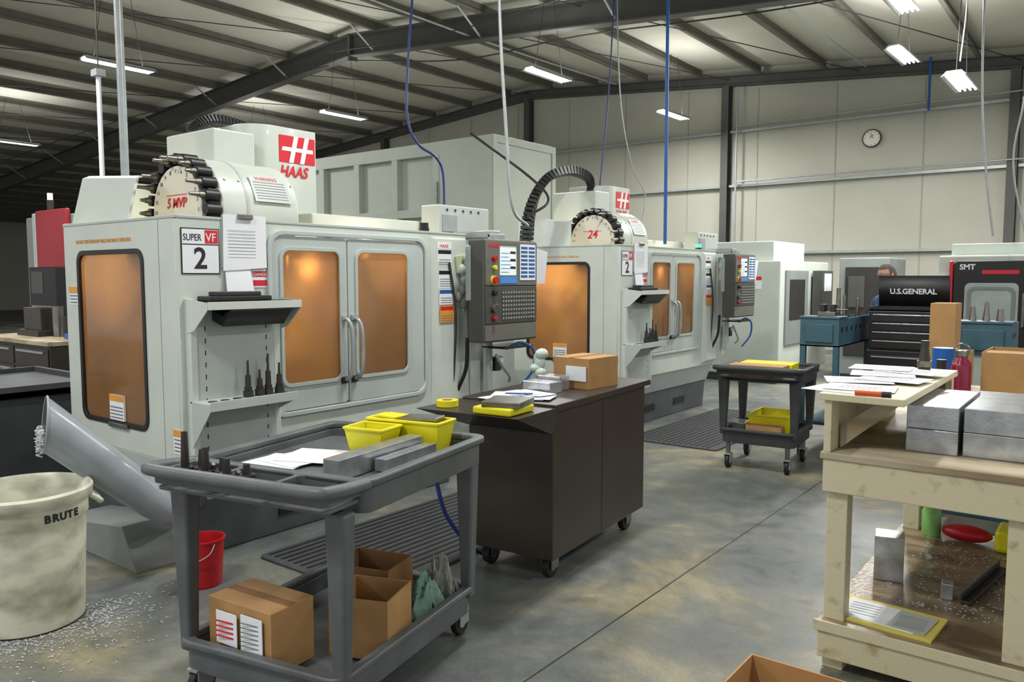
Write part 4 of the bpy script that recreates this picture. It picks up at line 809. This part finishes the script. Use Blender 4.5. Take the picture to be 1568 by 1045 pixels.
# ------------------------------------------------------------ person
def person(loc,rz):
    g=G('man_standing',loc,rz)
    J={'pel':(0,0,.97,.15,.11),'waist':(0,-.005,1.10,.145,.105),'chest':(0,0,1.30,.165,.115),'sh':(0,.01,1.44,.12,.09),'neck':(0,-.005,1.53,.058,.058),'skull':(0,-.03,1.60,.06,.06)}
    E_=[('pel','waist'),('waist','chest'),('chest','sh'),('sh','neck'),('neck','skull')]
    for s_,n in((-1,'l'),(1,'r')):
        J['hip'+n]=(s_*.10,0,.90,.095,.095);J['knee'+n]=(s_*.12,-.02,.50,.062,.065);J['ank'+n]=(s_*.13,.02,.09,.042,.045);J['toe'+n]=(s_*.15,-.14,.04,.042,.032)
        J['shl'+n]=(s_*.185,.01,1.42,.065,.065);J['elb'+n]=(s_*.25,-.02,1.13,.046,.046);J['wri'+n]=(s_*.19,-.24,1.10,.028,.026);J['palm'+n]=(s_*.175,-.31,1.09,.036,.018)
        E_+=[('pel','hip'+n),('hip'+n,'knee'+n),('knee'+n,'ank'+n),('ank'+n,'toe'+n),('sh','shl'+n),('shl'+n,'elb'+n),('elb'+n,'wri'+n),('wri'+n,'palm'+n)]
    def skin(J,E_,root,lv,nm):
        names=list(J); me=D.meshes.new(nm); me.from_pydata([J[k][:3] for k in names],[(names.index(a),names.index(b)) for a,b in E_],[])
        ob=D.objects.new(nm,me); COL.objects.link(ob)
        sm=ob.modifiers.new('s','SKIN'); sm.use_smooth_shade=True
        for i,k in enumerate(names): me.skin_vertices[0].data[i].radius=J[k][3:5]; me.skin_vertices[0].data[i].use_root=(k==root)
        sb=ob.modifiers.new('u','SUBSURF'); sb.levels=lv; sb.render_levels=lv
        dg=bpy.context.evaluated_depsgraph_get(); dg.update()
        m2=D.meshes.new_from_object(ob.evaluated_get(dg)); D.objects.remove(ob); return m2
    m2=skin(J,E_,'pel',2,'body'); o=g.add(m2,'body',SHIRT,smooth=True)
    for m_ in(PANTS,SKIN,BLACK): m2.materials.append(m_)
    for p in m2.polygons:
        q=p.center
        p.material_index=3 if q.z<.11 else 1 if q.z<.98 and abs(q.y)<.2 and abs(q.x)<.23 else 2 if (q.z>1.51 or q.y<-.10 and q.z>.98 and q.z<1.25) else 0
    for s_ in(-1,1):
        JJ={'r':(s_*.175,-.30,1.09,.02,.014)};EE=[]
        for f,(dx,l) in enumerate(((-.026,.07),(-.009,.082),(.009,.077),(.026,.062))):
            x=s_*.175+dx
            JJ['a%d'%f]=(x,-.335,1.088,.009,.009);JJ['b%d'%f]=(x,-.335-l*.55,1.080,.0085,.0085);JJ['c%d'%f]=(x,-.335-l*.85,1.062,.0075,.0075)
            EE+=[('r','a%d'%f),('a%d'%f,'b%d'%f),('b%d'%f,'c%d'%f)]
        JJ['t1']=(s_*.175-s_*.035,-.30,1.085,.011,.011);JJ['t2']=(s_*.175-s_*.05,-.34,1.075,.009,.009);JJ['t3']=(s_*.175-s_*.05,-.365,1.07,.008,.008)
        EE+=[('r','t1'),('t1','t2'),('t2','t3')]
        g.add(skin(JJ,EE,'r',1,'hand'),'hand_%s'%('l' if s_<0 else 'r'),SKIN,smooth=True)
    hc=Vector((0,-.04,1.71)); b_=bmesh.new(); bmesh.ops.create_uvsphere(b_,u_segments=32,v_segments=24,radius=1)
    for v in b_.verts:
        x,y,z=v.co
        jaw=1-.30*max(0,-z)**1.5
        v.co=Vector((x*.076*jaw,y*.098*(1-.12*max(0,-z)),z*.118))
        if y<-.55 and abs(x)<.22 and -.35<z<.12: v.co.y-=.018*(1-abs(x)/.22)*(1-abs(z+.2)/.35 if abs(z+.2)<.35 else 0)
        if y<-.6 and .25>abs(abs(x)-.38)and abs(z-.08)<.12: v.co.y+=.008
    bmesh.ops.transform(b_,matrix=Matrix.Translation(hc)@Matrix.Rotation(math.radians(14),4,'X'),verts=b_.verts)
    g.bm(b_,'head',SKIN,smooth=True)
    b_=bmesh.new(); bmesh.ops.create_uvsphere(b_,u_segments=32,v_segments=24,radius=1)
    dl=[v for v in b_.verts if (v.co.y<-.25 and v.co.z<.55) or v.co.z<-.35]
    bmesh.ops.delete(b_,geom=dl,context='VERTS')
    for v in b_.verts: v.co=Vector((v.co.x*.083,v.co.y*.106,v.co.z*.126))
    bmesh.ops.transform(b_,matrix=Matrix.Translation(hc+Vector((0,.003,.002)))@Matrix.Rotation(math.radians(14),4,'X'),verts=b_.verts)
    o=g.bm(b_,'hair',HAIR,smooth=True); s2=o.modifiers.new('t','SOLIDIFY'); s2.thickness=.006
    dz=.03
    for s_ in(-1,1):
        g.sph('ear_%d'%s_,(s_*.078,-.035,1.675+dz),.03,SKIN,(.35,.6,1)); g.sph('eye_%d'%s_,(s_*.03,-.122,1.685+dz),.012,PAPER); g.sph('pupil_%d'%s_,(s_*.03,-.132,1.683+dz),.005,INK)
        g.tube('glasses_%d'%s_,[(s_*.03+.022*math.cos(t),-.138,1.683+dz+.016*math.sin(t)) for t in [math.pi*i/6 for i in range(13)]],.002,BLACK,smoothp=False,n=6)
        g.tube('glasses_arm_%d'%s_,[(s_*.052,-.135,1.688+dz),(s_*.078,-.09,1.69+dz),(s_*.082,-.03,1.69+dz)],.002,BLACK,n=6)
    g.box('mouth',-.022,.022,-.128,-.118,1.618+dz,1.623+dz,M('lips',c(150,90,80),.5),bev=.001)
person((-2.02,9.35,0),-35)

g=G('foreground_carton'); g.openbox('body',-1.02,-.58,2.30,2.77,0,.30,.007,CARD)
g.box('contents',-1.0,-.6,2.32,2.75,.01,.12,CARDI,bev=.01)

# ------------------------------------------------------------ world + camera
w=D.worlds.new('World'); SC.world=w; w.use_nodes=True; w.node_tree.nodes['Background'].inputs[0].default_value=(.97,.98,1,1); w.node_tree.nodes['Background'].inputs[1].default_value=.72
cam=D.cameras.new('camera'); co=D.objects.new('camera',cam); COL.objects.link(co)
cam.sensor_width=36; cam.lens=27.85; cam.clip_start=.05; cam.clip_end=200
co.location=(0,0,1.68); co.rotation_euler=(math.radians(90-4.57),0,math.radians(37.6))
SC.camera=co
